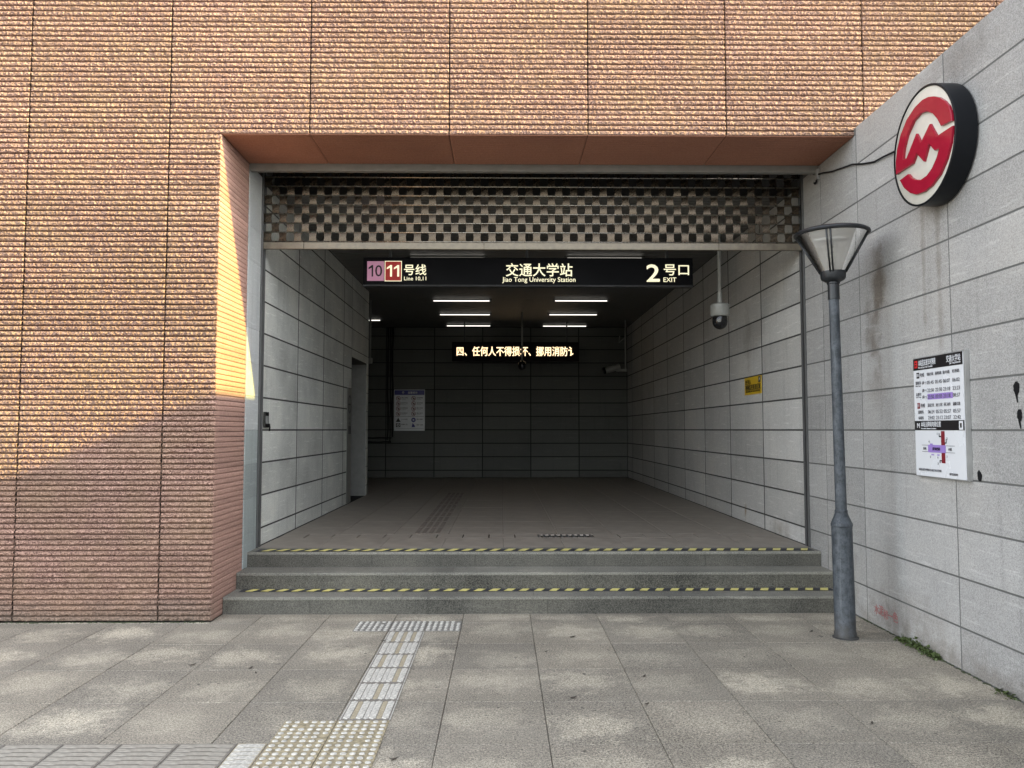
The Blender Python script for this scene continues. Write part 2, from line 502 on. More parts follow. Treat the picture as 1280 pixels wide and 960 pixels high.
# ================================================================== THE SETTING
# ground ------------------------------------------------------------
gnd = link('ground', mesh_of([(-300, -300, -0.014), (300, -300, -0.014), (300, 300, -0.014), (-300, 300, -0.014)], [(0, 1, 2, 3)]), 'ground_stone')
tag(gnd, 'grey ground reaching away around the station entrance', kind='structure')
pave = link('pavement', None)
tag(pave, 'grey granite slab pavement in front of the steps', kind='structure')
PX0, PW, PY0, PL = -0.334, 0.5753, 6.741, 0.643
for i in range(-14, 6):
    for j in range(-11, 1):
        x0, y0 = PX0 + i * PW, PY0 + j * PL
        x1, y1 = x0 + PW, y0 + PL
        if j == 0:
            y1 = 7.07 if x0 >= XL else D - 0.004
            if x0 < XL < x1:
                slab('paver', 'paver_stone', pave, 'floor', (XL + 0.0015, y0 + 0.0015, -0.03), x1 - XL - 0.003, 7.07 - y0 - 0.003, 0.03, 0.0025)
                x1 = XL
        x1 = min(x1, XR - 0.004)
        if x1 - x0 < 0.05: continue
        slab('paver', 'paver_stone', pave, 'floor', (x0 + 0.00175, y0 + 0.00175, -0.03 + random.uniform(-0.0015, 0.0005)), x1 - x0 - 0.0035, y1 - y0 - 0.0035, 0.03, 0.003)

# station building with the ribbed cladding ---------------------------
bld = thing('station_building', 'station building clad in ribbed brick coloured stone over the metro entrance', 'building', (XL, D, 0))
def kid(o, par):                      # keep world placement under a moved parent
    o.parent = par
    o.matrix_parent_inverse = Matrix.Translation(par.location).inverted()
    return o
full13 = [rib_mesh(1.2053 - 0.010, 13, 'cladding_split') for _ in range(5)]
full14 = [rib_mesh(1.2053 - 0.010, 14, 'cladding_split') for _ in range(3)]
NW = XL - JX[3]
nar13 = [rib_mesh(NW - 0.004, 13, 'cladding_split') for _ in range(4)]
nar14 = [rib_mesh(NW - 0.004, 14, 'cladding_split')]
rows = [(0, 14)] + [(14 + 13 * k, 13) for k in range(6)] + [(92 + 13 * k, 13) for k in range(4)]
for (r0, n) in rows:
    for k, x in enumerate(JX[:-1]):
        if r0 < 92 and k > 3: continue
        if r0 < 92 and k == 3:
            m = random.choice(nar14 if n == 14 else nar13)
        else:
            m = random.choice(full14 if n == 14 else full13)
        kid(link('facade_panel', m, None, None, (x + 0.005, D + random.uniform(-0.001, 0.001), r0 * RIB), ROT['front']), bld)
ret14, ret13 = rib_mesh(YR - D - 0.012, 14, 'cladding_sawn', 0.0014, 0.024, 0.012), [rib_mesh(YR - D - 0.012, 13, 'cladding_sawn', 0.0014, 0.024, 0.012) for _ in range(3)]
for (r0, n) in rows[:7]:
    kid(link('reveal_panel', ret14 if n == 14 else random.choice(ret13), None, None, (XL, D + 0.006, r0 * RIB), ROT['left']), bld)
# soffit panels: ribs along X, facing down
NS = 17
sof = rib_mesh(1.2053 - 0.004, NS, 'cladding_soffit', 0.0016, 0.006, 0.012)
sof_n = rib_mesh(NW - 0.004, NS, 'cladding_soffit', 0.0016, 0.006, 0.012)
for k in range(3, 8):
    x0, x1 = JX[k], JX[k + 1]
    if k == 3:
        o = link('soffit_panel', rib_mesh(x1 - XL - 0.002, NS, 'cladding_soffit', 0.0016, 0.006, 0.012), None, None, (XL, D + 0.008 + NS * RIB, SOF), (R(180), 0, 0))
    else:
        if k == 7:
            o = link('soffit_panel', rib_mesh(XR - x0, NS, 'cladding_soffit', 0.0016, 0.006, 0.012), None, None, (x0 + 0.002, D + 0.008 + NS * RIB, SOF), (R(180), 0, 0))
        else:
            o = link('soffit_panel', sof, None, None, (x0 + 0.002, D + 0.008 + NS * RIB, SOF), (R(180), 0, 0))
    kid(o, bld)
# solid mass behind the cladding
WT = 92 * RIB + 4 * 13 * RIB
kid(box('wall_core', 'joint_brown', None, JX[0], XL - 0.026, D + 0.058, 9.0, 0, WT - 0.02), bld)
kid(box('lintel_core', 'joint_brown', None, XL - 0.026, JX[-1], D + 0.058, YR - 0.01, SOF + 0.018, WT - 0.02), bld)
kid(box('upper_core', 'concrete', None, XL - 0.026, JX[-1], YR - 0.01, 21.0, CEIL + 0.62, WT - 0.02), bld)
kid(box('lintel_strip', 'lintel_metal', None, XL + 0.002, XR - 0.001, YR - 0.012, YR + 0.05, SOF - 0.066, SOF + 0.03, 0.004), bld)
kid(box('shutter_box', 'box_black', None, XL - 0.01, XR + 0.1, YR + 0.04, 8.47, CEIL + 0.35, CEIL + 0.6), bld)
kid(box('shutter_box_front', 'box_black', None, XL - 0.01, XR + 0.1, YR + 0.052, YR + 0.08, SOF - 0.04, CEIL + 0.36), bld)
kid(box('shutter_box_back', 'box_black', None, XL - 0.01, XR + 0.1, 8.44, 8.468, CEIL + 0.002, CEIL + 0.36), bld)

# granite jamb beside the left guide rail
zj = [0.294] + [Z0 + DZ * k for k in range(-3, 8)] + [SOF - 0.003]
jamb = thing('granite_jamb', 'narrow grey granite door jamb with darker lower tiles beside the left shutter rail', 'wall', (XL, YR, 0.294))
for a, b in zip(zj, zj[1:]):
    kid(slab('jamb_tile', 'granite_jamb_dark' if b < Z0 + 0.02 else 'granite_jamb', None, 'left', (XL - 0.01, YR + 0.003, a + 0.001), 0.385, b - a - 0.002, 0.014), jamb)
kid(box('jamb_core', 'joint_grey', None, XL - 0.1, XL - 0.008, YR + 0.002, 8.1, 0.0, SOF), jamb)

# long granite wall on the right: street side and passage in one plane ---------
rw = thing('granite_side_wall', 'long pale granite panel wall carrying the round metro emblem and timetable', 'wall', (XR, 5, 0))
zs_out = [0.0, 0.284] + [Z0 + DZ * k for k in range(-3, 8)] + [4.222]
ys_out = [-3.85, -2.53, -1.21, 0.11, 1.43, 2.75, 4.07, 5.39, 6.765, 7.55, 7.985]
GAP = 0.013
GV = 0.034          # upright joints in the passage are wider
GH = 0.018
for a, b in zip(zs_out, zs_out[1:]):
    for c, d in zip(ys_out, ys_out[1:]):
        b2 = b
        if c >= 6.69:
            if a > 3.9 : continue
            if b > 3.85: b2 = SOF + 0.006
        aa = a
        kid(slab('wall_panel', 'granite_wall', None, 'right', (XR + 0.012, d - GAP / 2, aa + GAP / 2), d - c - GAP, b2 - aa - GAP, 0.012, 0.001), rw)
zs_in = [FLOOR] + [Z0 + DZ * k for k in range(-3, 8)] + [CEIL]
ys_in = [8.03] + [9.37 + 1.352 * k for k in range(0, 8)] + [YB]
ys_in = ys_in[:-1] if ys_in[-2] > YB - 0.2 else ys_in
ys_in[-1] = YB
for a, b in zip(zs_in, zs_in[1:]):
    for c, d in zip(ys_in, ys_in[1:]):
        kid(slab('wall_panel', 'granite_wall_lit', None, 'right', (XR + 0.012, d - GV / 2, a + GH / 2), d - c - GV, b - a - GH, 0.012, 0.001), rw)
kid(box('wall_core', 'joint_grey', None, XR + 0.002, XR + 0.38, -3.9, 8.03, -0.3, 4.214), rw)
kid(box('wall_core', 'joint_passage', None, XR + 0.002, XR + 0.38, 8.031, 21.0, -0.3, 4.214), rw)
kid(box('coping', 'granite_wall', None, XR + 0.012, XR + 0.39, -3.9, D - 0.03, 4.2145, 4.224), rw)

# left passage wall with a recessed doorway -----------------------------------
lw = thing('granite_passage_wall', 'granite panel wall on the doorway side inside the dim passage', 'wall', (XL, 8.05, FLOOR))
ys_l = [8.1, 9.51, 10.88, 12.25, 12.9]
DT = 2.77
for a, b in zip(zs_in, zs_in[1:]):
    for c, d in zip(ys_l, ys_l[1:]):
        kid(slab('wall_panel', 'granite_passage', None, 'left', (XL - 0.012, c + GV / 2, a + GH / 2), d - c - GV, b - a - GH, 0.012, 0.001), lw)
    if b > DT:
        a2 = max(a, DT)
        kid(slab('wall_panel', 'granite_passage', None, 'left', (XL - 0.012, 12.9 + GAP / 2, a2 + GAP / 2), 1.4 - GAP, b - a2 - GAP, 0.012, 0.001), lw)
    kid(slab('wall_panel', 'granite_passage', None, 'left', (XL - 0.012, 14.3 + GAP / 2, a + GAP / 2), 0.2 - GAP, b - a - GAP, 0.012, 0.001), lw)
kid(box('wall_core', 'joint_passage', None, XL - 0.36, XL - 0.0018, 8.1, 12.899, 0.0, CEIL + 0.4), lw)
kid(box('wall_core', 'joint_passage', None, XL - 0.36, XL - 0.0018, 12.9, 14.3, DT - 0.01, CEIL + 0.4), lw)
kid(box('wall_core', 'concrete', None, XL - 0.36, XL - 0.0018, 14.301, YLE, 0.0, CEIL + 0.4), lw)
dr = kid(box('door', 'door_steel', None, XL - 0.36, XL - 0.30, 12.9, 14.3, FLOOR, DT - 0.012), lw)
box('handle', 'frame_alu', dr, XL - 0.29, XL - 0.25, 13.02, 13.14, 1.42, 1.45)

# end wall ---------------------------------------------------------------------
bw = thing('granite_end_wall', 'granite panel wall with painted dimness closing the far end of the passage', 'wall', (0, YB, FLOOR))
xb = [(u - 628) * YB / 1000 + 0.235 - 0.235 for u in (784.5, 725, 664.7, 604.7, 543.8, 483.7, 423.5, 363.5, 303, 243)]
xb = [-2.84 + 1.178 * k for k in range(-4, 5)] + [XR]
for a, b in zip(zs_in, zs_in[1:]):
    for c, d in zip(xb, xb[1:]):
        kid(slab('wall_panel', 'granite_end_shade', None, 'front', (c + 0.011, YB + 0.016, a + 0.011), d - c - 0.022, b - a - 0.022, 0.016, 0.002), bw)
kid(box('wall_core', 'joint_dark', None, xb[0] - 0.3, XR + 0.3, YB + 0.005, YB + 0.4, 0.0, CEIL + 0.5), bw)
kid(box('side_core', 'concrete', None, xb[0] - 0.3, xb[0], 13.5, YB + 0.012, 0.0, CEIL + 0.5), bw)
kid(box('side_core', 'concrete', None, xb[0] - 0.3, XL - 0.37, 13.2, 13.5, 0.0, CEIL + 0.5), bw)

# passage floor ------------------------------------------------------------------
fl = link('passage_floor', None)
tag(fl, 'brown grey tiled floor of the passage behind the steps', kind='structure')
box('floor_bed', 'joint_dark', fl, -8.0, XR + 0.004, 8.045, 8.72, 0.0, FLOOR - 0.006)
box('floor_bed', 'joint_dark', fl, -8.0, XR + 0.004, 9.02, YB + 0.01, 0.0, FLOOR - 0.006)
box('drain_bed', 'box_black', fl, -8.0, XR + 0.004, 8.721, 9.019, 0.0, FLOOR - 0.16)
XW = [-2.43 + 0.61 * k for k in range(0, 10)]; XW[-1] = XR
yt = [7.99, 8.72, 9.02] + [9.02 + 0.61 * k for k in range(1, 18)]
yt[-1] = YB - 0.002
for j, (c, d) in enumerate(zip(yt, yt[1:])):
    if j == 1: continue
    xs = XW if c < 14.4 else [-7.3 + 0.6117 * k for k in range(8)] + XW[0:]
    for a, b in zip(xs, xs[1:]):
        slab('floor_tile', 'floor_tile', fl, 'floor', (a + 0.0015, c + 0.0015, FLOOR - 0.02), b - a - 0.003, d - c - 0.003, 0.02, 0.0015)
# drain: stone cover strips with a finger slot at each end and one slotted grate
x = XL + 0.004
while x < XR - 0.1:
    x1 = x + 0.285 if x + 0.40 < XR else XR - 0.002
    if not (0.40 < x + 0.14 < 0.97):
        slab('drain_cover', 'floor_tile', fl, 'floor', (x + 0.006, 8.725, FLOOR - 0.02), x1 - x - 0.012, 0.29, 0.02, 0.0015)
    x = x1
gr = thing('drain_grate', 'slotted dark floor drain grate set in the passage floor', 'drain grate', (0.69, 8.87, FLOOR))
kid(box('grate_frame', 'floor_tile', None, 0.38, 1.0, 8.725, 8.75, FLOOR - 0.02, FLOOR), gr)
kid(box('grate_frame', 'floor_tile', None, 0.38, 1.0, 8.985, 9.015, FLOOR - 0.02, FLOOR), gr)
for k in range(10):
    kid(box('grate_bar', 'steel_rail', None, 0.385 + k * 0.0645, 0.405 + k * 0.0645, 8.751, 8.984, FLOOR - 0.02, FLOOR), gr)
# guide bars let into the floor
gb = thing('floor_guide_strip', 'raised dark guide bars for the blind along the passage floor', 'guide strip', (-0.83, 9.1, FLOOR))
for k in range(4):
    xx = -0.985 + k * 0.078
    for j in range(10):
        bm = bmesh.new(); add_box(bm, xx, xx + 0.045, 9.05 + j * 0.58, 9.05 + j * 0.58 + 0.55, FLOOR - 0.003, FLOOR + 0.005)
        kid(link('guide_bar', bm_mesh(bm), 'floor_bar'), gb)

# ceiling of metal strips -------------------------------------------------------
ce = link('passage_ceiling', None)
tag(ce, 'dark metal strip ceiling over the passage', kind='structure')
box('ceiling_deck', 'ceiling_slot', ce, -8.0, XR + 0.3, 8.47, YB + 0.3, CEIL + 0.03, CEIL + 0.6)
y = 8.475
cm = {}
while y < YB - 0.1:
    xa = XL + 0.002 if y < YLE - 0.1 else -7.3
    if xa not in cm:
        bm = bmesh.new()
        add_box(bm, xa, XR - 0.002, 0, 0.078, CEIL, CEIL + 0.02)
        cm[xa] = bm_mesh(bm)
    link('ceiling_strip', cm[xa], 'ceiling_metal', ce, (0, y, random.uniform(-0.001, 0.001)))
    y += 0.0985

# steps --------------------------------------------------------------------------
st = thing('granite_steps', 'three broad worn granite steps leading up into the passage', 'steps', (0.3, 7.07, 0))
SY = [7.07, 7.415, 7.717, 7.992]
SZ = [0.146, 0.294, FLOOR]
for k in range(3):
    y0, y1, zt = SY[k], SY[k + 1], SZ[k]
    zb = 0 if k == 0 else SZ[k - 1]
    cuts = [XL + 0.004] + sorted(XL + 0.55 + 1.06 * j + 0.27 * k + random.uniform(-0.1, 0.1) for j in range(5)) + [XR - 0.004]
    if cuts[-1] - cuts[-2] < 0.2: cuts.pop(-2)
    for a, b in zip(cuts, cuts[1:]):
        bm = bmesh.new(); add_box(bm, a + 0.001, b - 0.001, y0 - 0.006, y1 + 0.01, zt - 0.026, zt)
        bmesh.ops.bevel(bm, geom=[e for e in bm.edges if abs(e.verts[0].co.x - e.verts[1].co.x) > 0.1 and e.verts[0].co.y < y0], offset=0.006, segments=2, affect='EDGES')
        kid(link('tread_slab', bm_mesh(bm), 'granite_step'), st)
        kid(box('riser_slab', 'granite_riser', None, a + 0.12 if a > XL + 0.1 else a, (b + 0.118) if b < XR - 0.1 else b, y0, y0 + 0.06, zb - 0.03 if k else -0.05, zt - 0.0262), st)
kid(box('step_core', 'concrete', None, XL + 0.004, XR - 0.004, 7.14, 8.04, -0.1, 0.11), st)
kid(box('step_core', 'concrete', None, XL + 0.004, XR - 0.004, 7.79, 8.04, 0.111, 0.40), st)

# hazard tape on the treads
def tape(lab, y0, y1, z):
    o = thing('hazard_tape', lab, 'hazard tape', (0.3, y0, z), group='hazard tapes on the steps')
    kid(link('tape_backing', mesh_of([(XL + 0.07, y0, z), (XR - 0.05, y0, z), (XR - 0.05, y1, z), (XL + 0.07, y1, z)], [(0, 1, 2, 3)]), 'tape_black'), o)
    vs, fs = [], []
    x = XL + 0.12
    sk = (y1 - y0) * 0.36
    while x < XR - 0.14:
        n = len(vs); w = 0.068 + random.uniform(-0.005, 0.005)
        e0, e1 = random.uniform(0, 0.01), random.uniform(0, 0.012)
        vs += [(x, y0 + 0.004 + e0, z + 0.002), (x + w, y0 + 0.004, z + 0.002), (x + w + sk, y1 - 0.004 - e1, z + 0.002), (x + sk, y1 - 0.004, z + 0.002)]
        fs.append((n, n + 1, n + 2, n + 3))
        x += 0.1365
    kid(link('yellow_stripes', mesh_of(vs, fs), 'tape_yellow'), o)
tape('yellow and black striped tape on the lowest step tread', 7.29, 7.408, 0.1485)
tape('yellow and black striped tape along the top step edge', 7.75, 7.90, FLOOR + 0.0025)

# ================================================================== OBJECTS
# rolling grille ------------------------------------------------------------------
sh = thing('rolling_shutter', 'half lowered metal link grille shutter with checkered openings across the entrance', 'shutter', (0.3, YS, 3.42))
RP, LP = 0.0945, 0.1512
LW, LE = 0.034, 0.041            # half width of a link at its waist / at its ends
vs = []
prof = []
for k in range(9):
    tt = -1 + 2 * k / 8
    prof.append((LW + (LE - LW) * tt * tt, tt * (RP / 2 - 0.006)))
outline = [(w, z) for w, z in prof] + [(-w, z) for w, z in reversed(prof)]
bm = bmesh.new()
fr_v = [bm.verts.new((x_, -0.006 - 0.0025 * (1 - (z_ / (RP / 2)) ** 2), z_)) for x_, z_ in outline]
bk_v = [bm.verts.new((x_, 0.002 - 0.002 * (1 - (z_ / (RP / 2)) ** 2), z_)) for x_, z_ in outline]
n = len(outline); h = n // 2
for i in range(h - 1):
    bm.faces.new((fr_v[i], fr_v[i + 1], fr_v[n - 2 - i], fr_v[n - 1 - i]))
    bm.faces.new((bk_v[i + 1], bk_v[i], bk_v[n - 1 - i], bk_v[n - 2 - i]))
for i in range(n):
    j = (i + 1) % n
    bm.faces.new((fr_v[i], bk_v[i], bk_v[j], fr_v[j]))
link_m = bm_mesh(bm)
link_m.materials.append(M['shutter_metal'])
bm = bmesh.new()
tube_bm(bm, [(XL + 0.02, 0, 0), (XR - 0.02, 0, 0)], 0.0065, 8)
rod_m = bm_mesh(bm, smooth=True); rod_m.materials.append(M['shutter_rod'])
ZB = 3.5
for r in range(9):
    z = ZB + r * RP
    rod = kid(link('rod', rod_m, None, None, (0, YS - 0.009, z)), sh)
    x = XL + 0.055 + (LP / 2 if r % 2 else 0)
    while x < XR - 0.03:
        l = link('grille_link', link_m, None, rod, (x, 0.009, RP / 2), (random.uniform(-0.045, 0.045), 0, random.uniform(-0.04, 0.04)))
        x += LP
for a, b in ((XL + 0.015, -2.01), (-2.008, -0.19), (-0.188, 2.20), (2.202, XR - 0.015)):
    kid(box('bottom_bar', 'shutter_bar', None, a, b, YS - 0.022, YS + 0.022, 3.42, 3.492, 0.006), sh)
for s, xx in ((1, XL), (-1, XR)):
    a, b = (xx + 0.004, xx + 0.02) if s > 0 else (xx - 0.016, xx - 0.001)
    kid(box('guide_rail', 'steel_rail', None, a, b, 7.985, 8.006, FLOOR, SOF + 0.2), sh)
    kid(box('guide_rail', 'steel_rail', None, a, b, 8.056, 8.085, FLOOR, SOF + 0.2), sh)
    kid(box('rail_slot', 'box_black', None, xx - 0.012 if s > 0 else xx - 0.006, xx + 0.006 if s > 0 else xx + 0.012, 8.0061, 8.0559, FLOOR, SOF + 0.2), sh)

# lettering -------------------------------------------------------------------------
def text_mesh(s, size, bold=0.0, ext=0.0008, align='LEFT', xs=1.0):
    cu = bpy.data.curves.new('txt', 'FONT')
    cu.body = s
    cu.size = size
    cu.offset = bold * size
    cu.extrude = ext
    cu.align_x = align
    cu.align_y = 'BOTTOM_BASELINE' if False else 'CENTER'
    cu.resolution_u = 3
    o = bpy.data.objects.new('txt', cu)
    COL.objects.link(o)
    bpy.context.view_layer.update()
    m = bpy.data.meshes.new_from_object(o.evaluated_get(bpy.context.evaluated_depsgraph_get()))
    bpy.data.objects.remove(o); bpy.data.curves.remove(cu)
    if xs != 1.0:
        m.transform(Matrix.Scale(xs, 4, (1, 0, 0)))
    return m
class Print:
    """flat print on a face: u along the face, v up, gathered into one mesh for each part name"""
    def __init__(s, parent, origin, face):
        s.par, s.o, s.rot, s.b = parent, Vector(origin), Matrix.Rotation(0, 4, 'X'), {}
        from mathutils import Euler
        s.mat4 = Matrix.Translation(s.o) @ Euler(ROT[face]).to_matrix().to_4x4()
    def bucket(s, key):
        return s.b.setdefault(key, bmesh.new())
    def rect(s, part, mat, u0, v0, u1, v1, lift=0.001):
        bm = s.bucket((part, mat))
        add_box(bm, u0, u1, v0, v1, lift - 0.0008, lift)
    def poly(s, part, mat, pts, lift=0.001):
        bm = s.bucket((part, mat))
        bm.faces.new([bm.verts.new((a, b, lift)) for a, b in pts])
    def disc(s, part, mat, u, v, r, lift=0.001, r_in=0.0, seg=24):
        bm = s.bucket((part, mat))
        o = [bm.verts.new((u + r * math.cos(2 * math.pi * i / seg), v + r * math.sin(2 * math.pi * i / seg), lift)) for i in range(seg)]
        if not r_in:
            bm.faces.new(o)
        else:
            q = [bm.verts.new((u + r_in * math.cos(2 * math.pi * i / seg), v + r_in * math.sin(2 * math.pi * i / seg), lift)) for i in range(seg)]
            for i in range(seg):
                bm.faces.new((o[i], o[(i + 1) % seg], q[(i + 1) % seg], q[i]))
    def text(s, part, mat, u, v, size, body, lift=0.001, align='LEFT', bold=0.0, width=None, xs=1.0):
        m = text_mesh(body, size, 0.0, 0.0004, 'LEFT')
        co = [w.co for w in m.vertices]
        if not co: return
        x0, x1 = min(c.x for c in co), max(c.x for c in co)
        y0, y1 = min(c.y for c in co), max(c.y for c in co)
        k = width / (x1 - x0) if width else xs
        W_ = (x1 - x0) * k
        du = {'LEFT': 0, 'CENTER': -W_ / 2, 'RIGHT': -W_}[align]
        for w in m.vertices:
            w.co = Vector(((w.co.x - x0) * k + du + u, w.co.y - (y0 + y1) / 2 + v, w.co.z + lift))
        bm = s.bucket((part, mat))
        bm.from_mesh(m)
        for q, (bx, by) in enumerate(((1, 0), (-1, 0), (0, 1), (0, -1)) if bold else ()):
            m2 = m.copy()
            m2.transform(Matrix.Translation((bx * bold * size, by * bold * size, 0.00012 * (q + 1))))
            bm.from_mesh(m2)
            bpy.data.meshes.remove(m2)
        bpy.data.meshes.remove(m)
    def one(s, part, mat, u, v, h, lift, k=1.0):
        '''a numeral one with a flag, centred on u, v'''
        w = h * 0.065 * k
        s.poly(part, mat, [(u + w, v - h / 2), (u + 3 * w, v - h / 2), (u + 3 * w, v + h / 2), (u + 1.3 * w, v + h / 2), (u - h * 0.2, v + h * 0.27), (u - h * 0.2, v + h * 0.13), (u + w, v + h * 0.27)], lift)
    def done(s):
        out = []
        for (part, mat), bm in s.b.items():
            bm.transform(s.mat4)
            m = bpy.data.meshes.new(part)
            bm.to_mesh(m); bm.free()
            out.append(kid(link(part, m, mat), s.par))
        return out

# hanging station sign -------------------------------------------------------------
SGY = 9.85
sx0, sx1, sz0, sz1 = -1.728, 2.373, 3.386, 3.737
sg = thing('station_sign', 'long black hanging sign with pale station name and line numbers', 'sign', ((sx0 + sx1) / 2, SGY, sz0))
kid(box('casing', 'sign_black', None, sx0, sx1, SGY, SGY + 0.12, sz0, sz1, 0.006), sg)
kid(box('casing_rim', 'sign_edge', None, sx0 - 0.004, sx1 + 0.004, SGY - 0.004, SGY + 0.124, sz0 - 0.012, sz0 + 0.008), sg)
for hx in (-1.40, 0.305, 2.06):
    kid(box('hanger', 'sign_edge', None, hx - 0.014, hx + 0.014, SGY + 0.045, SGY + 0.075, sz1 - 0.005, CEIL + 0.01), sg)
pr = Print(sg, (sx0, SGY, sz0), 'front')
sc_ = SGY / 1000
def U(px): return (px - 454) * (sx1 - sx0) / (866 - 454)
def V(py): return (357 - py) * (sz1 - sz0) / 35.0
pr.rect('line_badge', 'sign_pink', U(459), V(351.5), U(480), V(327), 0.003)
pr.rect('line_badge', 'sign_cream', U(480.8), V(352), U(502), V(326.6), 0.003)
pr.rect('line_badge', 'sign_red', U(481.6), V(351.2), U(501.2), V(327.4), 0.0045)
pr.one('lettering', 'print_black', U(463.6), V(339), 0.145, 0.0045)
pr.text('lettering', 'print_black', U(473.3), V(339), 0.20, '0', 0.0045, 'CENTER', 0.004, 0.085)
pr.one('lettering', 'sign_cream', U(486.3), V(339), 0.145, 0.006, 1.3)
pr.one('lettering', 'sign_cream', U(495.2), V(339), 0.145, 0.006, 1.3)
pr.text('lettering', 'sign_cream', U(505), V(337.5), 0.145, '号线', 0.003, 'LEFT', 0.012, U(532.5) - U(505))
pr.text('lettering', 'sign_cream', U(505), V(348.8), 0.066, 'Line 10,11', 0.003, 'LEFT', 0.008, U(532.5) - U(505))
pr.text('lettering', 'sign_cream', U(673.5), V(337.3), 0.175, '交通大学站', 0.003, 'CENTER', 0.012, U(715) - U(632))
pr.text('lettering', 'sign_cream', U(673), V(350.3), 0.083, 'Jiao Tong University Station', 0.003, 'CENTER', 0.008, U(719) - U(627.5))
pr.text('lettering', 'sign_cream', U(816), V(341), 0.305, '2', 0.003, 'CENTER', 0.016, U(824) - U(808))
pr.text('lettering', 'sign_cream', U(829.5), V(337), 0.155, '号口', 0.003, 'LEFT', 0.012, U(861) - U(829.5))
pr.text('lettering', 'sign_cream', U(829), V(349.3), 0.08, 'EXIT', 0.003, 'LEFT', 0.01, U(845) - U(829))
pr.done()

# LED ticker -------------------------------------------------------------------------
LY = 18.5
ld = thing('led_board', 'dark LED ticker board with glowing orange white characters near the passage end', 'led board', (0.3, LY, 3.18))
kid(box('casing', 'led_case', None, -1.17, 1.78, LY, LY + 0.12, 3.18, 3.63, 0.01), ld)
for hx in (-0.88, 1.5):
    kid(box('hanger', 'sign_edge', None, hx - 0.015, hx + 0.015, LY + 0.04, LY + 0.08, 3.62, CEIL + 0.01), ld)
pr = Print(ld, (-1.17, LY, 3.18), 'front')
L0 = (572 - 566) * LY / 1000
pr.text('lettering', 'led_text', L0, 0.235, 0.235, '四、任何人不得损坏、挪用消防', 0.003, 'LEFT', 0.016, (711.5 - 572.5) * LY / 1000)
pr.text('lettering', 'led_text', L0 + (712.5 - 572.5) * LY / 1000, 0.235, 0.235, '讠', 0.003, 'LEFT', 0.016, 0.115)
pr.done()

# tube lights ------------------------------------------------------------------------
for i, (x0, x1, yy, lab) in enumerate((
    (-1.345, -0.245, 11.48, 'fluorescent tube light on the ceiling just behind the hanging sign, over its line numbers side'),
    (0.925, 2.035, 11.46, 'fluorescent tube light on the ceiling just behind the hanging sign, towards its exit number'),
    (-1.342, -0.235, 15.31, 'fluorescent tube light of the second lit row beyond the sign, doorway side'),
    (1.0, 2.03, 15.28, 'fluorescent tube light of the second lit row beyond the sign, yellow notice side'),
    (-1.36, -0.26, 17.17, 'fluorescent tube light of the row before the ticker, doorway side'),
    (1.0, 2.05, 17.15, 'fluorescent tube light of the row before the ticker, yellow notice side'),
    (-1.34, -0.28, 19.03, 'fluorescent tube light closest to the end wall, doorway side'),
    (0.96, 2.02, 19.06, 'fluorescent tube light closest to the end wall, yellow notice side'),
    (-3.85, -2.76, 18.08, 'fluorescent tube light in the side branch beyond the doorway wall'))):
    o = thing('tube_light', lab, 'tube light', ((x0 + x1) / 2, yy, CEIL - 0.04), group='tube lights on the passage ceiling')
    kid(box('housing', 'housing_white', None, x0 - 0.03, x1 + 0.03, yy - 0.022, yy + 0.022, CEIL - 0.018, CEIL + 0.004), o)
    kid(tube('tube', 'tube_glow', None, [(x0, yy, CEIL - 0.034), (x1, yy, CEIL - 0.034)], 0.010, 10), o)
    for e in (x0, x1):
        kid(box('end_cap', 'housing_white', None, e - 0.014, e + 0.014, yy - 0.016, yy + 0.016, CEIL - 0.052, CEIL - 0.0181), o)

# cameras ---------------------------------------------------------------------------
pz = thing('dome_camera', 'pole hung dome security camera with black ball under the shutter', 'security camera', (2.47, 9.0, 2.72))
T = Matrix.Translation((2.47, 9.0, 0))
kid(tube('pole', 'camera_white', None, [(2.47, 9.0, 3.06), (2.47, 9.0, CEIL + 0.005)], 0.020, 14), pz)
kid(lathe('pole_socket', 'camera_white', None, [(0.028, 3.04), (0.028, 3.09), (0.024, 3.10), (0.024, 3.16)], 20, T), pz)
hd = kid(lathe('housing', 'camera_white', None, [(0.03, 3.05), (0.03, 3.035), (0.085, 3.03), (0.107, 3.015), (0.107, 2.895), (0.1, 2.885), (0.085, 2.88)], 32, T), pz)
prof = [(0.078, 2.885), (0.084, 2.86)] + [(0.084 * math.cos(R(a)), 2.82 - 0.086 * math.sin(R(a))) for a in range(0, 86, 12)] + [(0.001, 2.733)]
kid(lathe('dome', 'camera_black', None, prof, 32, T), pz)
lens = lathe('lens', 'frame_alu', None, [(0.02, 0.0), (0.02, 0.012), (0.012, 0.014)], 16, Matrix.Translation((2.44, 8.925, 2.83)) @ Matrix.Rotation(R(110), 4, 'X'))
kid(lens, pz)

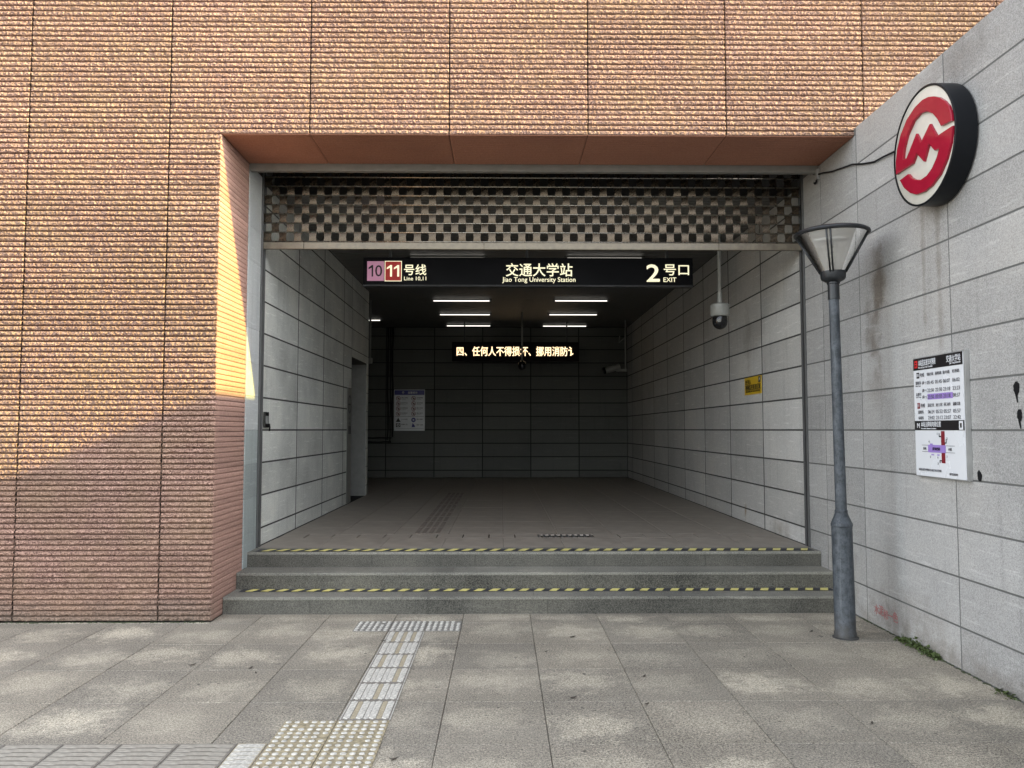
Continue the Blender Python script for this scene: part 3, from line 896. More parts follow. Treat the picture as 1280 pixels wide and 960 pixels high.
def pole_cam(lab, x, y, z, name='bullet_camera'):
    o = thing(name, lab, 'security camera', (x, y, z))
    kid(tube('pole', 'camera_white', None, [(x, y, z), (x, y, CEIL + 0.005)], 0.02, 10), o)
    return o
o = pole_cam('small black ball camera on a pole in front of the ticker', 0.42, 17.0, 3.02, 'ball_camera')
kid(lathe('ball', 'camera_black', None, [(0.03, 3.06), (0.06, 3.05), (0.085, 3.0), (0.088, 2.96), (0.07, 2.9), (0.03, 2.87), (0.001, 2.865)], 24, Matrix.Translation((0.42, 17.0, 0))), o)
o = pole_cam('white bullet camera on a pole near the far corner of the granite wall', 2.83, 18.3, 2.96)
kid(box('bracket', 'camera_white', None, 2.62, 2.86, 18.27, 18.33, 2.93, 2.99, 0.01), o)
kid(lathe('body', 'camera_white', None, [(0.05, 0), (0.07, 0.01), (0.07, 0.34), (0.06, 0.35)], 20, Matrix.Translation((2.70, 18.28, 3.04)) @ Matrix.Rotation(R(-104), 4, 'Y')), o)
kid(lathe('lens_hood', 'camera_black', None, [(0.074, 0), (0.078, 0.05), (0.06, 0.051)], 20, Matrix.Translation((2.36, 18.28, 2.955)) @ Matrix.Rotation(R(-104), 4, 'Y')), o)
kid(tube('strut', 'camera_white', None, [(2.83, 18.3, 3.72), (2.68, 18.3, 3.60), (2.70, 18.3, 3.75)], 0.012, 8), o)
o = pole_cam('white bullet camera on a pole behind the doorway wall corner', -2.56, 15.45, 2.95)
kid(box('bracket', 'camera_white', None, -2.6, -2.52, 15.40, 15.50, 2.88, 2.98, 0.01), o)
kid(lathe('body', 'camera_white', None, [(0.05, 0), (0.06, 0.01), (0.06, 0.3), (0.05, 0.31)], 20, Matrix.Translation((-2.58, 15.44, 2.93)) @ Matrix.Rotation(R(-104), 4, 'Y')), o)

# street lamp ------------------------------------------------------------------------
lp = thing('street_lamp', 'blue grey street lamp with glass cone head beside the granite wall', 'street lamp', (2.645, 6.234, 0), (0, R(-0.65), 0))
lathe('post', 'lamp_post_paint', lp, [(0.083, 0), (0.083, 0.04), (0.078, 0.05), (0.077, 0.85), (0.081, 0.855), (0.081, 0.872), (0.074, 0.885), (0.055, 0.93), (0.047, 0.955), (0.048, 0.958), (0.048, 0.975), (0.0425, 0.98), (0.038, 2.66)], 40)
lathe('base_ring', 'joint_passage', lp, [(0.098, -0.01), (0.096, 0.006), (0.083, 0.01)], 32)
lathe('collar', 'lamp_dark', lp, [(0.038, 2.625), (0.044, 2.626), (0.044, 2.745), (0.05, 2.750), (0.05, 2.770)], 32)
lathe('lamp_cup', 'lamp_dark', lp, [(0.05, 2.760), (0.085, 2.780), (0.094, 2.795), (0.097, 2.845), (0.09, 2.850)], 40)
lathe('glass_cone', 'lamp_glass', lp, [(0.092, 2.840), (0.268, 3.145)], 48, cap=False)
lathe('rim', 'lamp_dark', lp, [(0.265, 3.133), (0.283, 3.139), (0.287, 3.148), (0.284, 3.158), (0.262, 3.171), (0.255, 3.155), (0.265, 3.133)], 56, cap=False)
lathe('lid', 'lamp_lid', lp, [(0.258, 3.160), (0.15, 3.167), (0.001, 3.171)], 48)
lathe('reflector_ring', 'frame_alu', lp, [(0.20, 3.065), (0.215, 3.065), (0.215, 3.080), (0.20, 3.080), (0.20, 3.065)], 40, cap=False)
for k in range(4):
    a = R(-118 + 90 * k)
    for s in (-1, 1):
        b = a + s * 0.055
        bm = bmesh.new()
        c, d = Vector((0.097 * math.cos(a + s * 0.11), 0.097 * math.sin(a + s * 0.11), 2.835)), Vector((0.272 * math.cos(b), 0.272 * math.sin(b), 3.145))
        tube_bm(bm, [c, d], 0.0065, 6)
        link('rib', bm_mesh(bm, smooth=True), 'lamp_dark', lp)
lathe('bulb_holder', 'frame_alu', lp, [(0.03, 2.845), (0.03, 2.895), (0.02, 2.905)], 20)
bm = bmesh.new()
tube_bm(bm, [(0.026 * math.cos(i * 0.5), 0.026 * math.sin(i * 0.5), 2.905 + i * 0.0032) for i in range(46)], 0.011, 8)
link('bulb', bm_mesh(bm, smooth=True), 'bulb_white', lp)
hv, hf = [], []
for i in range(9):
    an = R(-158 + 5 * i)
    for zz in (0.30, 0.303, 0.577, 0.58):
        rr = 0.0786 if zz in (0.303, 0.577) and 0 < i < 8 else 0.0765
        hv.append((rr * math.cos(an), rr * math.sin(an), zz))
    if i:
        for q in range(3):
            hf.append(((i - 1) * 4 + q, i * 4 + q, i * 4 + q + 1, (i - 1) * 4 + q + 1))
link('access_hatch', mesh_of(hv, hf), 'lamp_post_paint', lp)

# metro emblem ----------------------------------------------------------------------
fwd = Vector((math.sin(YAW) * math.cos(PITCH), math.cos(YAW) * math.cos(PITCH), math.sin(PITCH)))
rgt = Vector((math.cos(YAW), -math.sin(YAW), 0))
upv = rgt.cross(fwd)
def on_x(u, v, x):
    d = fwd * F_PX + rgt * (u - CX) + upv * (CY - v)
    k = x / d.x
    return (d.y * k, CAM_H + d.z * k)
EX = XR - 0.15                 # face of the emblem
red_px = [(475, 325), (470, 270), (455, 225), (425, 190), (390, 168), (355, 161), (320, 165), (280, 185), (230, 235), (175, 320), (135, 420), (112, 520), (103, 600), (105, 684),
          (215, 612), (240, 542), (290, 598), (322, 478), (362, 524), (392, 512), (375, 572), (345, 640), (310, 690), (270, 718), (230, 716), (205, 703), (185, 680), (130, 722),
          (160, 775), (200, 808), (240, 818), (290, 800), (340, 760), (395, 685), (440, 580), (468, 470), (480, 358), (375, 428), (330, 345), (270, 470), (240, 410), (175, 575), (150, 578),
          (157, 510), (180, 420), (220, 330), (265, 278), (310, 263), (350, 277), (378, 310), (405, 360)]
red = [on_x(1100 + a / 5.333, 90 + b / 5.333, EX - 0.02) for a, b in red_px]
rim_px = [(80, 590), (92, 480), (135, 350), (200, 235), (290, 130), (370, 88), (440, 105), (490, 170), (522, 280), (520, 420), (490, 560), (430, 700), (340, 820), (240, 885), (170, 860), (110, 770)]
rp = np.array([on_x(1100 + a / 5.333, 90 + b / 5.333, EX) for a, b in rim_px])
A_ = np.c_[2 * rp, np.ones(len(rp))]
sol = np.linalg.lstsq(A_, (rp ** 2).sum(1), rcond=None)[0]
ECY, ECZ = float(sol[0]), float(sol[1])
ER = math.sqrt(sol[2] + ECY ** 2 + ECZ ** 2)
em = thing('metro_emblem', 'round red and white metro emblem in a black drum on the granite wall', 'emblem sign', (XR, ECY, ECZ))
RX = Matrix.Translation((XR, ECY, ECZ)) @ Matrix.Rotation(R(-90), 4, 'Y')
dm = kid(lathe('drum', 'metro_black', None, [(ER * 0.86, 0.001), (ER, 0.012), (ER, 0.152), (ER * 0.985, 0.156), (ER * 0.968, 0.156), (ER * 0.965, 0.148)], 72, RX, cap=False), em)
kid(lathe('face', 'metro_white', None, [(ER * 0.967, 0.146), (ER * 0.95, 0.15), (0.001, 0.151)], 72, RX), em)
bm = bmesh.new()
face = bm.faces.new([bm.verts.new((EX + 0.003, a, b)) for a, b in red])
ex = bmesh.ops.extrude_face_region(bm, geom=[face])
for v_ in [g for g in ex['geom'] if isinstance(g, bmesh.types.BMVert)]:
    v_.co.x -= 0.024
bmesh.ops.recalc_face_normals(bm, faces=bm.faces)
front = [e for e in bm.edges if all(v_.co.x < EX - 0.01 for v_ in e.verts)]
bmesh.ops.bevel(bm, geom=front, offset=0.006, segments=2, affect='EDGES', profile=0.6)
kid(link('red_mark', bm_mesh(bm), 'metro_red'), em)

# supply cable of the emblem
cp = [(1128, 186), (1117, 190), (1105, 196), (1092, 202.5), (1078, 205), (1066, 205.5), (1052, 210), (1040, 214.5), (1030, 216), (1022, 218)]
pts = []
for i, (a, b) in enumerate(cp):
    yy, zz = on_x(a, b, XR - 0.015)
    pts.append((XR - 0.012 - (0.02 if i < 1 else 0.004 * (i % 3)), yy, zz))
cb = thing('power_cable', 'thin black cable running from the emblem along the wall to the shutter corner', 'cable', (XR, 6.5, 3.8))
kid(tube('cable', 'cable_black', None, pts, 0.008, 8), cb)
y_, z_ = pts[-1][1], pts[-1][2]
loop = [(XR - 0.02, y_ + 0.05 + 0.04 * math.cos(a), z_ - 0.01 + 0.065 * math.sin(a)) for a in [0.5 + 0.35 * i for i in range(15)]]
kid(tube('cable_loop', 'cable_black', None, loop, 0.009, 8), cb)
kid(box('clip', 'frame_alu', None, XR - 0.03, XR, y_ - 0.02, y_ + 0.02, z_ - 0.05, z_ + 0.05, 0.004), cb)

# timetable board ---------------------------------------------------------------------
TB0, TB1, TZ0, TZ1 = 5.20, 5.838, 1.266, 2.119
tb = thing('timetable_board', 'white timetable and station plan board with black headers on the granite wall', 'notice board', (XR, 5.5, TZ0))
kid(box('frame', 'frame_alu', None, XR - 0.032, XR - 0.001, TB0 - 0.012, TB1, TZ0 - 0.004, TZ1 + 0.004, 0.003), tb)
kid(box('sheet', 'print_white', None, XR - 0.036, XR - 0.0321, TB0 + 0.004, TB1 - 0.004, TZ0 + 0.004, TZ1 - 0.004), tb)
pr = Print(tb, (XR - 0.036, TB1 - 0.004, TZ0 + 0.004), 'right')
W_, H_ = TB1 - TB0 - 0.008, TZ1 - TZ0 - 0.008
pr.rect('timetable_header', 'print_black', 0, H_ - 0.085, W_, H_, 0.0015)
pr.rect('emblem', 'print_red', 0.02, H_ - 0.068, 0.06, H_ - 0.015, 0.003)
pr.rect('emblem', 'print_black', 0.029, H_ - 0.055, 0.051, H_ - 0.046, 0.0045)
pr.rect('emblem', 'print_black', 0.029, H_ - 0.036, 0.051, H_ - 0.028, 0.0045)
pr.text('lettering', 'print_white', 0.075, H_ - 0.035, 0.05, '本站首末班车时刻表', 0.003, 'LEFT', 0.006, 0.23)
pr.text('lettering', 'print_white', 0.075, H_ - 0.068, 0.018, 'First and Last Train Timetable', 0.003, 'LEFT', 0.01, 0.19)
pr.text('lettering', 'print_white', W_ - 0.02, H_ - 0.035, 0.05, '交通大学站', 0.003, 'RIGHT', 0.006, 0.17)
pr.text('lettering', 'print_white', W_ - 0.02, H_ - 0.068, 0.018, 'Jiao Tong University', 0.003, 'RIGHT', 0.01, 0.13)
def trow(v, cells, size=0.036, bold=0.0, mat='print_grey'):
    for u, s_ in zip((0.23, 0.335, 0.435, 0.55), cells):
        pr.text('lettering', mat, u, v, size, s_, 0.003, 'CENTER', bold, 0.085)
def FR(f): return H_ * (1 - f)
def line_row(f, badge, num, dests):
    v = FR(f)
    pr.rect('line_badge', badge, 0.042, v - 0.022, 0.08, v + 0.02, 0.0015)
    pr.text('lettering', 'print_white', 0.061, v, 0.03, num, 0.003, 'CENTER', 0.02)
    pr.text('lettering', 'print_grey', 0.092, v, 0.03, '号线', 0.003, 'LEFT', 0.015)
    trow(v, dests, 0.026, 0.004)
line_row(0.145, 'print_black', '10', ('虹桥火车站', '基隆路', '航中路', '虹桥路'))
for f, lab, cells in ((0.215, '首班车', ('05:45', '05:45', '06:07', '06:02')), (0.28, '', ('22:50', '22:50', '23:18', '23:23')), (0.335, '', ('23:50', '00:05', '23:18', '00:37'))):
    v = FR(f)
    if f > 0.33:
        pr.rect('highlight', 'print_purple', 0.185, v - 0.02, 0.505, v + 0.021, 0.0015)
        pr.text('lettering', 'print_grey', 0.03, v + 0.022, 0.026, '末班车', 0.003, 'LEFT', 0.015)
        pr.text('lettering', 'print_grey', 0.03, v + 0.002, 0.013, 'Last Train', 0.003, 'LEFT', 0.02, 0.07)
    if lab:
        pr.text('lettering', 'print_grey', 0.03, v + 0.004, 0.026, lab, 0.003, 'LEFT', 0.015)
        pr.text('lettering', 'print_grey', 0.03, v - 0.018, 0.013, 'First Train', 0.003, 'LEFT', 0.02, 0.07)
    pr.text('lettering', 'print_grey', 0.12, v, 0.024, '(周一)', 0.003, 'LEFT', 0.01, 0.055)
    trow(v, cells)
line_row(0.405, 'print_maroon', '11', ('嘉定北', '迪士尼', '花桥', '康新公路'))
for f, lab, cells in ((0.46, '首班车', ('06:24', '05:52', '05:57', '05:57')), (0.51, '末班车', ('23:02', '23:12', '23:07', '22:42'))):
    pr.text('lettering', 'print_grey', 0.055, FR(f), 0.026, lab, 0.003, 'LEFT', 0.015)
    trow(FR(f), cells)
vh = FR(0.575)
pr.rect('plan_header', 'print_black', 0, vh - 0.034, W_, vh + 0.034, 0.0015)
pr.text('lettering', 'print_white', 0.035, vh, 0.05, 'M', 0.003, 'LEFT', 0.02, 0.035)
pr.text('lettering', 'print_white', 0.09, vh + 0.009, 0.042, '本站无障碍电梯位置', 0.003, 'LEFT', 0.006, 0.26)
pr.text('lettering', 'print_white', 0.09, vh - 0.021, 0.014, 'Accessible Elevator Locations', 0.003, 'LEFT', 0.01, 0.2)
pr.rect('tag', 'print_white', W_ - 0.06, vh - 0.03, W_ - 0.014, vh + 0.028, 0.003)
pr.rect('tag', 'print_black', W_ - 0.046, vh - 0.016, W_ - 0.028, vh + 0.014, 0.0045)
pr.rect('plan_road', 'print_grey', 0.09, 0.172, 0.51, 0.175, 0.0015)
pr.rect('plan_road', 'print_grey', 0.09, 0.218, 0.51, 0.221, 0.0015)
pr.rect('plan_line', 'print_maroon', 0.345, 0.10, 0.39, 0.32, 0.0015)
pr.rect('plan_line', 'print_purple', 0.175, 0.170, 0.40, 0.223, 0.003)
for (a, b, c, d) in ((0.318, 0.278, 0.3445, 0.287), (0.318, 0.278, 0.326, 0.305), (0.3905, 0.235, 0.412, 0.243), (0.404, 0.243, 0.412, 0.265), (0.32, 0.112, 0.3445, 0.12), (0.32, 0.10, 0.328, 0.112)):
    pr.rect('plan_exit', 'print_black', a, b, c, d, 0.0022)
for (a, b, c, d) in ((0.20, 0.223, 0.235, 0.232), (0.215, 0.15, 0.25, 0.158), (0.29, 0.15, 0.32, 0.158)):
    pr.rect('plan_exit', 'print_purple', a, b, c, d, 0.0022)
for s_, a, b, mt in (('1', 0.30, 0.30, 'print_grey'), ('2', 0.42, 0.27, 'print_grey'), ('3', 0.30, 0.095, 'print_grey'), ('4', 0.19, 0.245, 'print_grey'), ('5', 0.205, 0.138, 'print_grey'), ('6', 0.30, 0.138, 'print_grey'), ('7', 0.415, 0.145, 'print_grey')):
    pr.text('lettering', mt, a, b, 0.022, s_, 0.003, 'CENTER', 0.01)
pr.text('lettering', 'print_black', 0.285, 0.196, 0.024, '淮海西路', 0.0045, 'CENTER', 0.01, 0.1)
pr.text('lettering', 'print_grey', 0.13, 0.196, 0.022, '淮海', 0.003, 'CENTER', 0.01)
pr.text('lettering', 'print_grey', 0.455, 0.196, 0.022, '西路', 0.003, 'CENTER', 0.01)
pr.text('lettering', 'print_grey', 0.04, 0.045, 0.02, '本站首末班车时刻如有变动以车站公告为准', 0.003, 'LEFT', 0.005, 0.3)
pr.text('lettering', 'print_grey', 0.44, 0.03, 0.017, '服务监督热线', 0.003, 'LEFT', 0.005, 0.1)
pr.done()

# ink blots on the wall
for lab, (a, b), (w, h_), tail in (('large black ink blot with a drip on the granite wall', (1271, 485), (0.028, 0.042), 0.045),
                                   ('black ink blot below the large dripping blot on the granite wall', (1275, 519), (0.024, 0.04), 0.04),
                                   ('small black ink blot at the lower corner of the timetable board', (1225, 595), (0.026, 0.034), 0.0)):
    yy, zz = on_x(a, b, XR)
    bm = bmesh.new()
    ring = []
    for i in range(20):
        an = 2 * math.pi * i / 20
        k = 1 + random.uniform(-0.15, 0.15)
        ring.append((w * k * math.cos(an), h_ * k * math.sin(an)))
    bm.faces.new([bm.verts.new((XR - 0.0025, yy + p_, zz + q_)) for p_, q_ in ring])
    if tail:
        bm.faces.new([bm.verts.new((XR - 0.0028, yy + p_, zz + q_)) for p_, q_ in ((-0.006, -h_ * 0.8), (0.016, -h_ * 0.7), (-0.002, -h_ - tail), (-0.012, -h_ - tail))])
    tag(link('ink_blot', bm_mesh(bm), 'cable_black'), lab, 'ink blot')

# yellow notice on the passage wall
yn = thing('yellow_notice', 'small yellow notice plate with black print on the granite passage wall', 'notice', (XR, 9.7, 2.03))
kid(box('plate', 'print_yellow', None, XR - 0.006, XR - 0.001, 9.385, 10.04, 2.03, 2.243), yn)
pr = Print(yn, (XR - 0.006, 10.04, 2.03), 'right')
pr.text('lettering', 'print_black', 0.04, 0.155, 0.06, '您已进入', 0.0015, 'LEFT', 0.02, 0.22)
pr.text('lettering', 'print_black', 0.04, 0.088, 0.075, '视频监控巡查区域', 0.0015, 'LEFT', 0.02, 0.58)
pr.text('lettering', 'print_black', 0.05, 0.038, 0.03, 'VIDEO SURVEILLANCE AREA IN OPERATION', 0.0015, 'LEFT', 0.02, 0.55)
pr.rect('pictogram', 'print_black', 0.55, 0.135, 0.63, 0.205, 0.0015)
pr.poly('pictogram', 'print_white', [(0.565, 0.15), (0.605, 0.165), (0.62, 0.195), (0.58, 0.18)], 0.003)
pr.done()

# rules board on the end wall
rb = thing('rules_board', 'white passenger rules board with blue header on the dimmed end wall', 'notice board', (-2.26, YB, 1.57))
kid(box('panel', 'print_white', None, -2.64, -1.89, YB - 0.03, YB - 0.0005, 1.57, 2.575, 0.008), rb)
pr = Print(rb, (-2.64, YB - 0.03, 1.57), 'front')
pr.rect('header', 'print_blue', 0.012, 0.875, 0.738, 0.99, 0.002)
pr.text('lettering', 'print_white', 0.45, 0.93, 0.06, '温馨提示', 0.0035, 'CENTER', 0.01)
pr.disc('emblem', 'print_white', 0.22, 0.935, 0.024, 0.0035, 0.014)
words = ['禁止吸烟', '禁止携带宠物', '禁止跳下站台', '禁止乱扔垃圾', '禁止携带危险品', '禁止饮食', '禁止倚靠车门', '禁止逆行']
for k in range(8):
    c_, r_ = k % 2, k // 2
    u, v = 0.105 + 0.37 * c_, 0.79 - 0.125 * r_
    pr.disc('pictogram', 'print_maroon', u, v, 0.055, 0.002, 0.043)
    pr.disc('pictogram', 'print_black', u + 0.004, v - 0.004, 0.022, 0.002)
    a = R(-45)
    d, e = Vector((math.cos(a), math.sin(a))), Vector((-math.sin(a), math.cos(a)))
    cc = Vector((u, v))
    pr.poly('pictogram', 'print_maroon', [tuple(cc + d * 0.046 + e * 0.006), tuple(cc + d * -0.046 + e * 0.006), tuple(cc + d * -0.046 - e * 0.006), tuple(cc + d * 0.046 - e * 0.006)], 0.0035)
    pr.text('lettering', 'print_black', u + 0.075, v + 0.015, 0.034, words[k], 0.002, 'LEFT', 0.01, 0.15)
    pr.text('lettering', 'print_black', u + 0.075, v - 0.022, 0.02, 'Not allowed', 0.002, 'LEFT', 0.01, 0.11)
pr.rect('divider', 'print_grey', 0.02, 0.345, 0.73, 0.353, 0.002)
pr.poly('pictogram', 'print_black', [(0.045, 0.215), (0.165, 0.215), (0.105, 0.32)], 0.002)
pr.disc('pictogram', 'print_blue', 0.475, 0.265, 0.055, 0.002, 0.02)
pr.rect('pictogram', 'print_black', 0.05, 0.09, 0.16, 0.185, 0.002)
pr.disc('pictogram', 'print_white', 0.105, 0.138, 0.035, 0.0035, 0.02)
pr.poly('pictogram', 'print_blue', [(0.43, 0.09), (0.52, 0.09), (0.50, 0.14), (0.455, 0.19)], 0.002)
for u, v, s_ in ((0.18, 0.28, '小心地滑'), (0.55, 0.28, '请勿拥挤'), (0.18, 0.155, '照看好儿童'), (0.55, 0.145, '爱护公物')):
    pr.text('lettering', 'print_black', u, v, 0.034, s_, 0.002, 'LEFT', 0.01, 0.15)
pr.rect('divider', 'print_grey', 0.06, 0.05, 0.72, 0.056, 0.002)
pr.done()

# cables and conduits on the end wall beside the board
cd = thing('cable_conduit', 'dark conduits and hanging cables beside the rules board on the end wall', 'conduit', (-2.75, YB, 1.4))
for xx, z0_, r_ in ((-2.79, 1.35, 0.016), (-2.73, 1.3, 0.012), (-2.68, 1.42, 0.02)):
    pts = [(xx + random.uniform(-0.012, 0.012), YB - 0.035, z0_ + (CEIL - z0_) * i / 10) for i in range(11)]
    kid(tube('conduit', 'cable_black', None, pts, r_, 8), cd)
for zz in (1.30, 1.40):
    kid(tube('conduit', 'cable_black', None, [(-4.2 + 0.15 * i, YB - 0.04, zz + random.uniform(-0.008, 0.008)) for i in range(10)] + [(-2.7, YB - 0.04, zz)], 0.018, 8), cd)

# door notice strip on the left wall
dn = thing('door_notice', 'narrow white strip with round prohibition sign beside the recessed doorway', 'notice', (XL, 12.7, 1.45))
kid(box('strip', 'camera_white', None, XL + 0.001, XL + 0.006, 12.52, 12.89, FLOOR + 0.02, 2.25), dn)
pr = Print(dn, (XL + 0.006, 12.52, 0.0), 'left')
pr.disc('pictogram', 'print_black', 0.2, 2.0, 0.145, 0.002, 0.115)
pr.rect('pictogram', 'print_black', 0.11, 1.985, 0.29, 2.01, 0.002)
pr.text('lettering', 'print_grey', 0.2, 1.78, 0.06, '闲人', 0.002, 'CENTER', 0.01)
pr.text('lettering', 'print_grey', 0.2, 1.70, 0.06, '免进', 0.002, 'CENTER', 0.01)
pr.rect('lock_box', 'print_black', 0.1, 1.53, 0.32, 1.66, 0.004)
pr.done()
# key switch of the shutter
ks = thing('key_switch', 'slim black shutter key switch on the wall beside the left guide rail', 'switch', (XL, 8.3, 1.6))
kid(box('body', 'camera_black', None, XL + 0.001, XL + 0.02, 8.16, 8.30, 1.62, 1.78, 0.004), ks)
kid(box('cover', 'frame_alu', None, XL + 0.0201, XL + 0.024, 8.19, 8.27, 1.66, 1.74, 0.002), ks)
kid(tube('cord', 'cable_black', None, [(XL + 0.008, 8.35, 1.66), (XL + 0.012, 8.36, 1.62), (XL + 0.008, 8.36, 1.585)], 0.008, 6), ks)

# red painted scrawl
sw = thing('red_scrawl', 'faded red painted characters low on the granite wall', 'graffiti', (XR, 6.4, 0.1))
pr = Print(sw, (XR - 0.0005, 6.64, 0.06), 'right')
for k, ch in enumerate('水泥修一色'):
    pr.text('lettering', 'red_paint', 0.01 + 0.078 * k, 0.075 + 0.008 * math.sin(k * 2.1), 0.085, ch, 0.002, 'LEFT', 0.0)
pr.done()

# tactile paving ---------------------------------------------------------------------
TW, TL = 0.286, 0.3215
def bar_mesh(w, l, h=0.005):
    bm = bmesh.new()
    add_box(bm, 0, w, 0, l, 0, h)
    bmesh.ops.bevel(bm, geom=[e for e in bm.edges if abs(e.verts[0].co.z - e.verts[1].co.z) > 0.001], offset=w * 0.3, segments=2, affect='EDGES')
    bmesh.ops.bevel(bm, geom=[e for e in bm.edges if all(v_.co.z > h * 0.9 for v_ in e.verts)], offset=0.002, segments=1, affect='EDGES')
    return bm_mesh(bm)
BARM = bar_mesh(0.038, TL - 0.03); BARM.materials.append(M['paint_white'])
TANM = bar_mesh(0.029, TL - 0.03, 0.0022); TANM.materials.append(M['paint_tan'])
PALM = bar_mesh(0.029, TL - 0.03, 0.0022); PALM.materials.append(M['paint_white'])
EDGM = bar_mesh(0.008, TL - 0.01, 0.002); EDGM.materials.append(M['paint_white'])
def tactile(x, y, kind, lab, grp):
    o = tag(link('tactile_tile', slab_mesh(TW - 0.004, TL - 0.004, 0.004, 0.001, 'paint_mixed' if kind == 'square' else ('tile_pale' if kind == 'dots' else 'tile_grey')), None, None, (x + 0.002, y + 0.002, 0.001)), lab, 'tactile tile', grp)
    if kind == 'bars':
        for k in range(4):
            link('bar', BARM, None, o, (0.016 + k * 0.0715, 0.013, 0.003))
        for k in range(3):
            link('worn_gap', TANM if random.random() < 0.7 else PALM, None, o, (0.0562 + k * 0.0715, 0.013, 0.003))
        for e in (0.001, 0.2745):
            link('edge_line', EDGM, None, o, (e, 0.003, 0.003))
    else:
        bm = bmesh.new()
        for i in range(6):
            for j in range(6):
                if random.random() < 0.02: continue
                Tm = Matrix.Translation((0.024 + i * 0.0468, 0.028 + j * 0.053, 0.0035))
                r_ = 0.0165 * random.uniform(0.9, 1.06)
                lathe_bm(bm, [(r_, 0), (r_ * 0.9, 0.003), (r_ * 0.6, 0.005)], 10, Tm)
        link('studs', bm_mesh(bm), 'paint_white', o)['kind'] = 'stuff'
    return o
for k in range(3):
    tactile(-1.192 + k * 0.2867, 6.458, 'dots', ['white studded tactile tile at the cross strip end closest to the brick reveal', 'white studded tactile tile in the middle of the cross strip before the steps', 'white studded tactile tile at the cross strip end closest to the lamp'][k], 'studded tiles before the steps')
names = ['first', 'second', 'third', 'fourth', 'fifth', 'sixth']
for k in range(6):
    tactile(-0.9, 6.447 - (k + 1) * 0.3235, 'bars', f'white barred tactile tile, {names[k]} in the strip counted from the steps', 'barred guiding tiles')
for i in range(2):
    for j in range(2):
        tactile(-1.19 + i * 0.2865, 4.507 - (j + 1) * 0.3235, 'square', 'studded turning square tile, ' + ('row towards the steps' if j == 0 else 'row beside the grey tiles') + (', brick side' if i == 0 else ', lamp side'), 'studded tiles of the turning square')
GBAR = bar_mesh(0.268, 0.034, 0.004); GBAR.materials.append(M['tile_grey_bar'])
HBAR = bar_mesh(0.135, 0.038, 0.004); HBAR.materials.append(M['paint_white'])
o = tag(link('tactile_tile', slab_mesh(0.146, 0.31, 0.004, 0.001, 'paint_tan'), None, None, (-1.342, 3.875, 0.001)), 'half width white barred tactile tile beside the turning square', 'tactile tile', 'cross guiding tiles')
for k in range(6):
    link('bar', HBAR, None, o, (0.006, 0.008 + k * 0.05, 0.003))
for i in range(9):
    o = tag(link('tactile_tile', slab_mesh(0.288, 0.31, 0.004, 0.001, 'tile_grey'), None, None, (-1.342 - (i + 1) * 0.293, 3.875, 0.001)), 'bare grey barred tactile tile, ' + (names + ['seventh', 'eighth', 'ninth'])[i] + ' from the turning square', 'tactile tile', 'bare grey guiding tiles')
    for k in range(6):
        link('bar', GBAR, None, o, (0.01, 0.008 + k * 0.05, 0.003))

# weeds, moss, dry leaves ------------------------------------------------------------
def weed(lab, y0, y1, n, hmax):
    o = thing('weed_plant', lab, 'weed', (XR - 0.01, (y0 + y1) / 2, 0))
    bm = bmesh.new()
    for _ in range(n):
        yy = y0 + (y1 - y0) * random.random()
        env = max(0.25, 1 - abs((yy - (y0 + y1) / 2) / (y1 - y0) * 1.7))
        xx = XR - 0.006 - abs(random.gauss(0, 0.028))
        zz = abs(random.gauss(0, hmax * 0.45)) * env + 0.006
        s = random.uniform(0.010, 0.021)
        Rm = Matrix.Translation((xx, yy, zz)) @ Matrix.Rotation(random.uniform(0, 6.28), 4, 'Z') @ Matrix.Rotation(random.uniform(-0.9, 0.9), 4, 'X') @ Matrix.Rotation(random.uniform(-0.9, 0.9), 4, 'Y')
        loc = [(0, 0, 0), (s * 0.5, s * 0.45, s * 0.12), (s * 0.42, s * 0.95, 0), (0, s * 1.35, -s * 0.15), (-s * 0.42, s * 0.95, 0), (-s * 0.5, s * 0.45, s * 0.12)]
        bm.faces.new([bm.verts.new(Rm @ Vector(c_)) for c_ in loc])
    kid(link('leaves', bm_mesh(bm), 'weed_green'), o)
    bm = bmesh.new()
    for _ in range(max(4, n // 12)):
        yy = y0 + (y1 - y0) * random.random()
        tube_bm(bm, [(XR - 0.006, yy, 0.0), (XR - 0.03 * random.random() - 0.01, yy + random.uniform(-0.03, 0.03), hmax * random.uniform(0.4, 0.9))], 0.0015, 5)
    kid(link('stems', bm_mesh(bm), 'weed_green'), o)
weed('low green weed growing along the foot of the granite wall', 5.62, 6.17, 620, 0.06)
weed('tiny weed sprig at the granite wall foot, away from the lamp', 4.80, 4.98, 40, 0.025)
ms = bmesh.new()
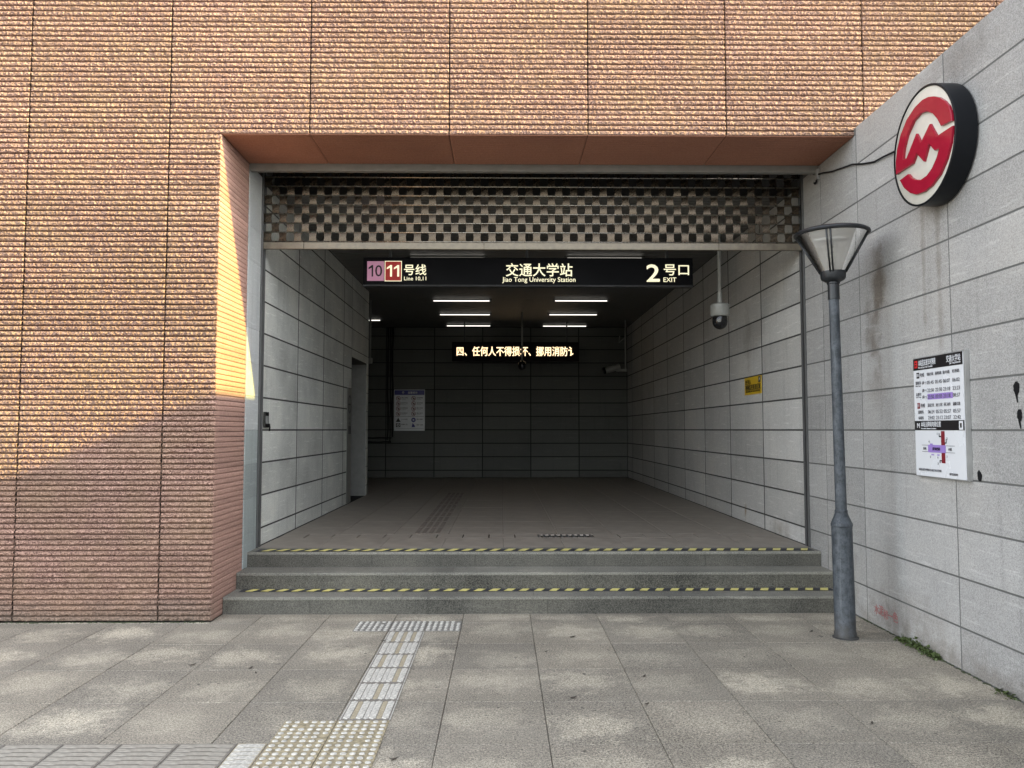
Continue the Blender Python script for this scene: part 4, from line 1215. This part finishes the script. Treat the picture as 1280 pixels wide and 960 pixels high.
for _ in range(420):
    side = random.random()
    if side < 0.55:
        c_ = Vector((XR - abs(random.gauss(0, 0.007)) - 0.001, random.uniform(3.4, 6.9), 0.0))
    else:
        c_ = Vector((random.uniform(-4.6, XL - 0.05), D - 0.012 - abs(random.gauss(0, 0.01)), 0.0))
    r_ = random.uniform(0.004, 0.013)
    lathe_bm(ms, [(r_, -0.002), (r_ * 0.8, r_ * 0.4), (0.0005, r_ * 0.6)], 6, Matrix.Translation(c_))
mo = link('moss_and_grit', bm_mesh(ms), 'moss')
tag(mo, 'dark moss and grit in the joint along the wall feet', 'moss', kind='stuff')

# dry leaf crumbs and litter on the pavement
for (a, b, rot), lab in zip(((240, 832, 0.4), (313, 836, 1.2), (480, 802, 0.1), (715, 797, 0.2), (1014, 790, 0.8), (682, 815, 0.3), (805, 846, 0.9), (716, 873, 0.2), (808, 881, 0.5), (320, 842, 2.0), (492, 950, 0.3), (1090, 905, 1.0)),
    ('curled dry leaf crumb on the slabs before the brick wall', 'dry leaf crumb beside the barred tactile strip, brick side', 'small twig crumb beside the studded cross strip', 'dark crumb on the slab close to the lowest step middle', 'brown leaf crumb just beside the lamp foot', 'black crumb on the slabs right of the barred strip', 'dark gum crumb on the middle slabs', 'dark leaf crumb on the middle slabs, alone', 'black crumb lying by a slab joint in the middle', 'tiny leaf crumb near the brick side slabs', 'brown crumb beside the turning square, lamp side', 'grey crumb on slabs between lamp and granite wall')):
    d = fwd * F_PX + rgt * (a - CX) + upv * (CY - b)
    k = -CAM_H / d.z
    bm = bmesh.new()
    L = random.uniform(0.018, 0.034)
    lo = [bm.verts.new((u * L, v * L * 0.4, 0.002 + 0.35 * L * abs(u) ** 2)) for u, v in ((-1, 0), (-0.4, -0.8), (0.4, -0.7), (1, 0.1), (0.4, 0.9), (-0.4, 0.7))]
    bm.faces.new(lo)
    tag(link('leaf_crumb', bm_mesh(bm), 'leaf_brown', None, (d.x * k, d.y * k, 0.002), (0, 0, rot)), lab, 'leaf', 'litter on the pavement')
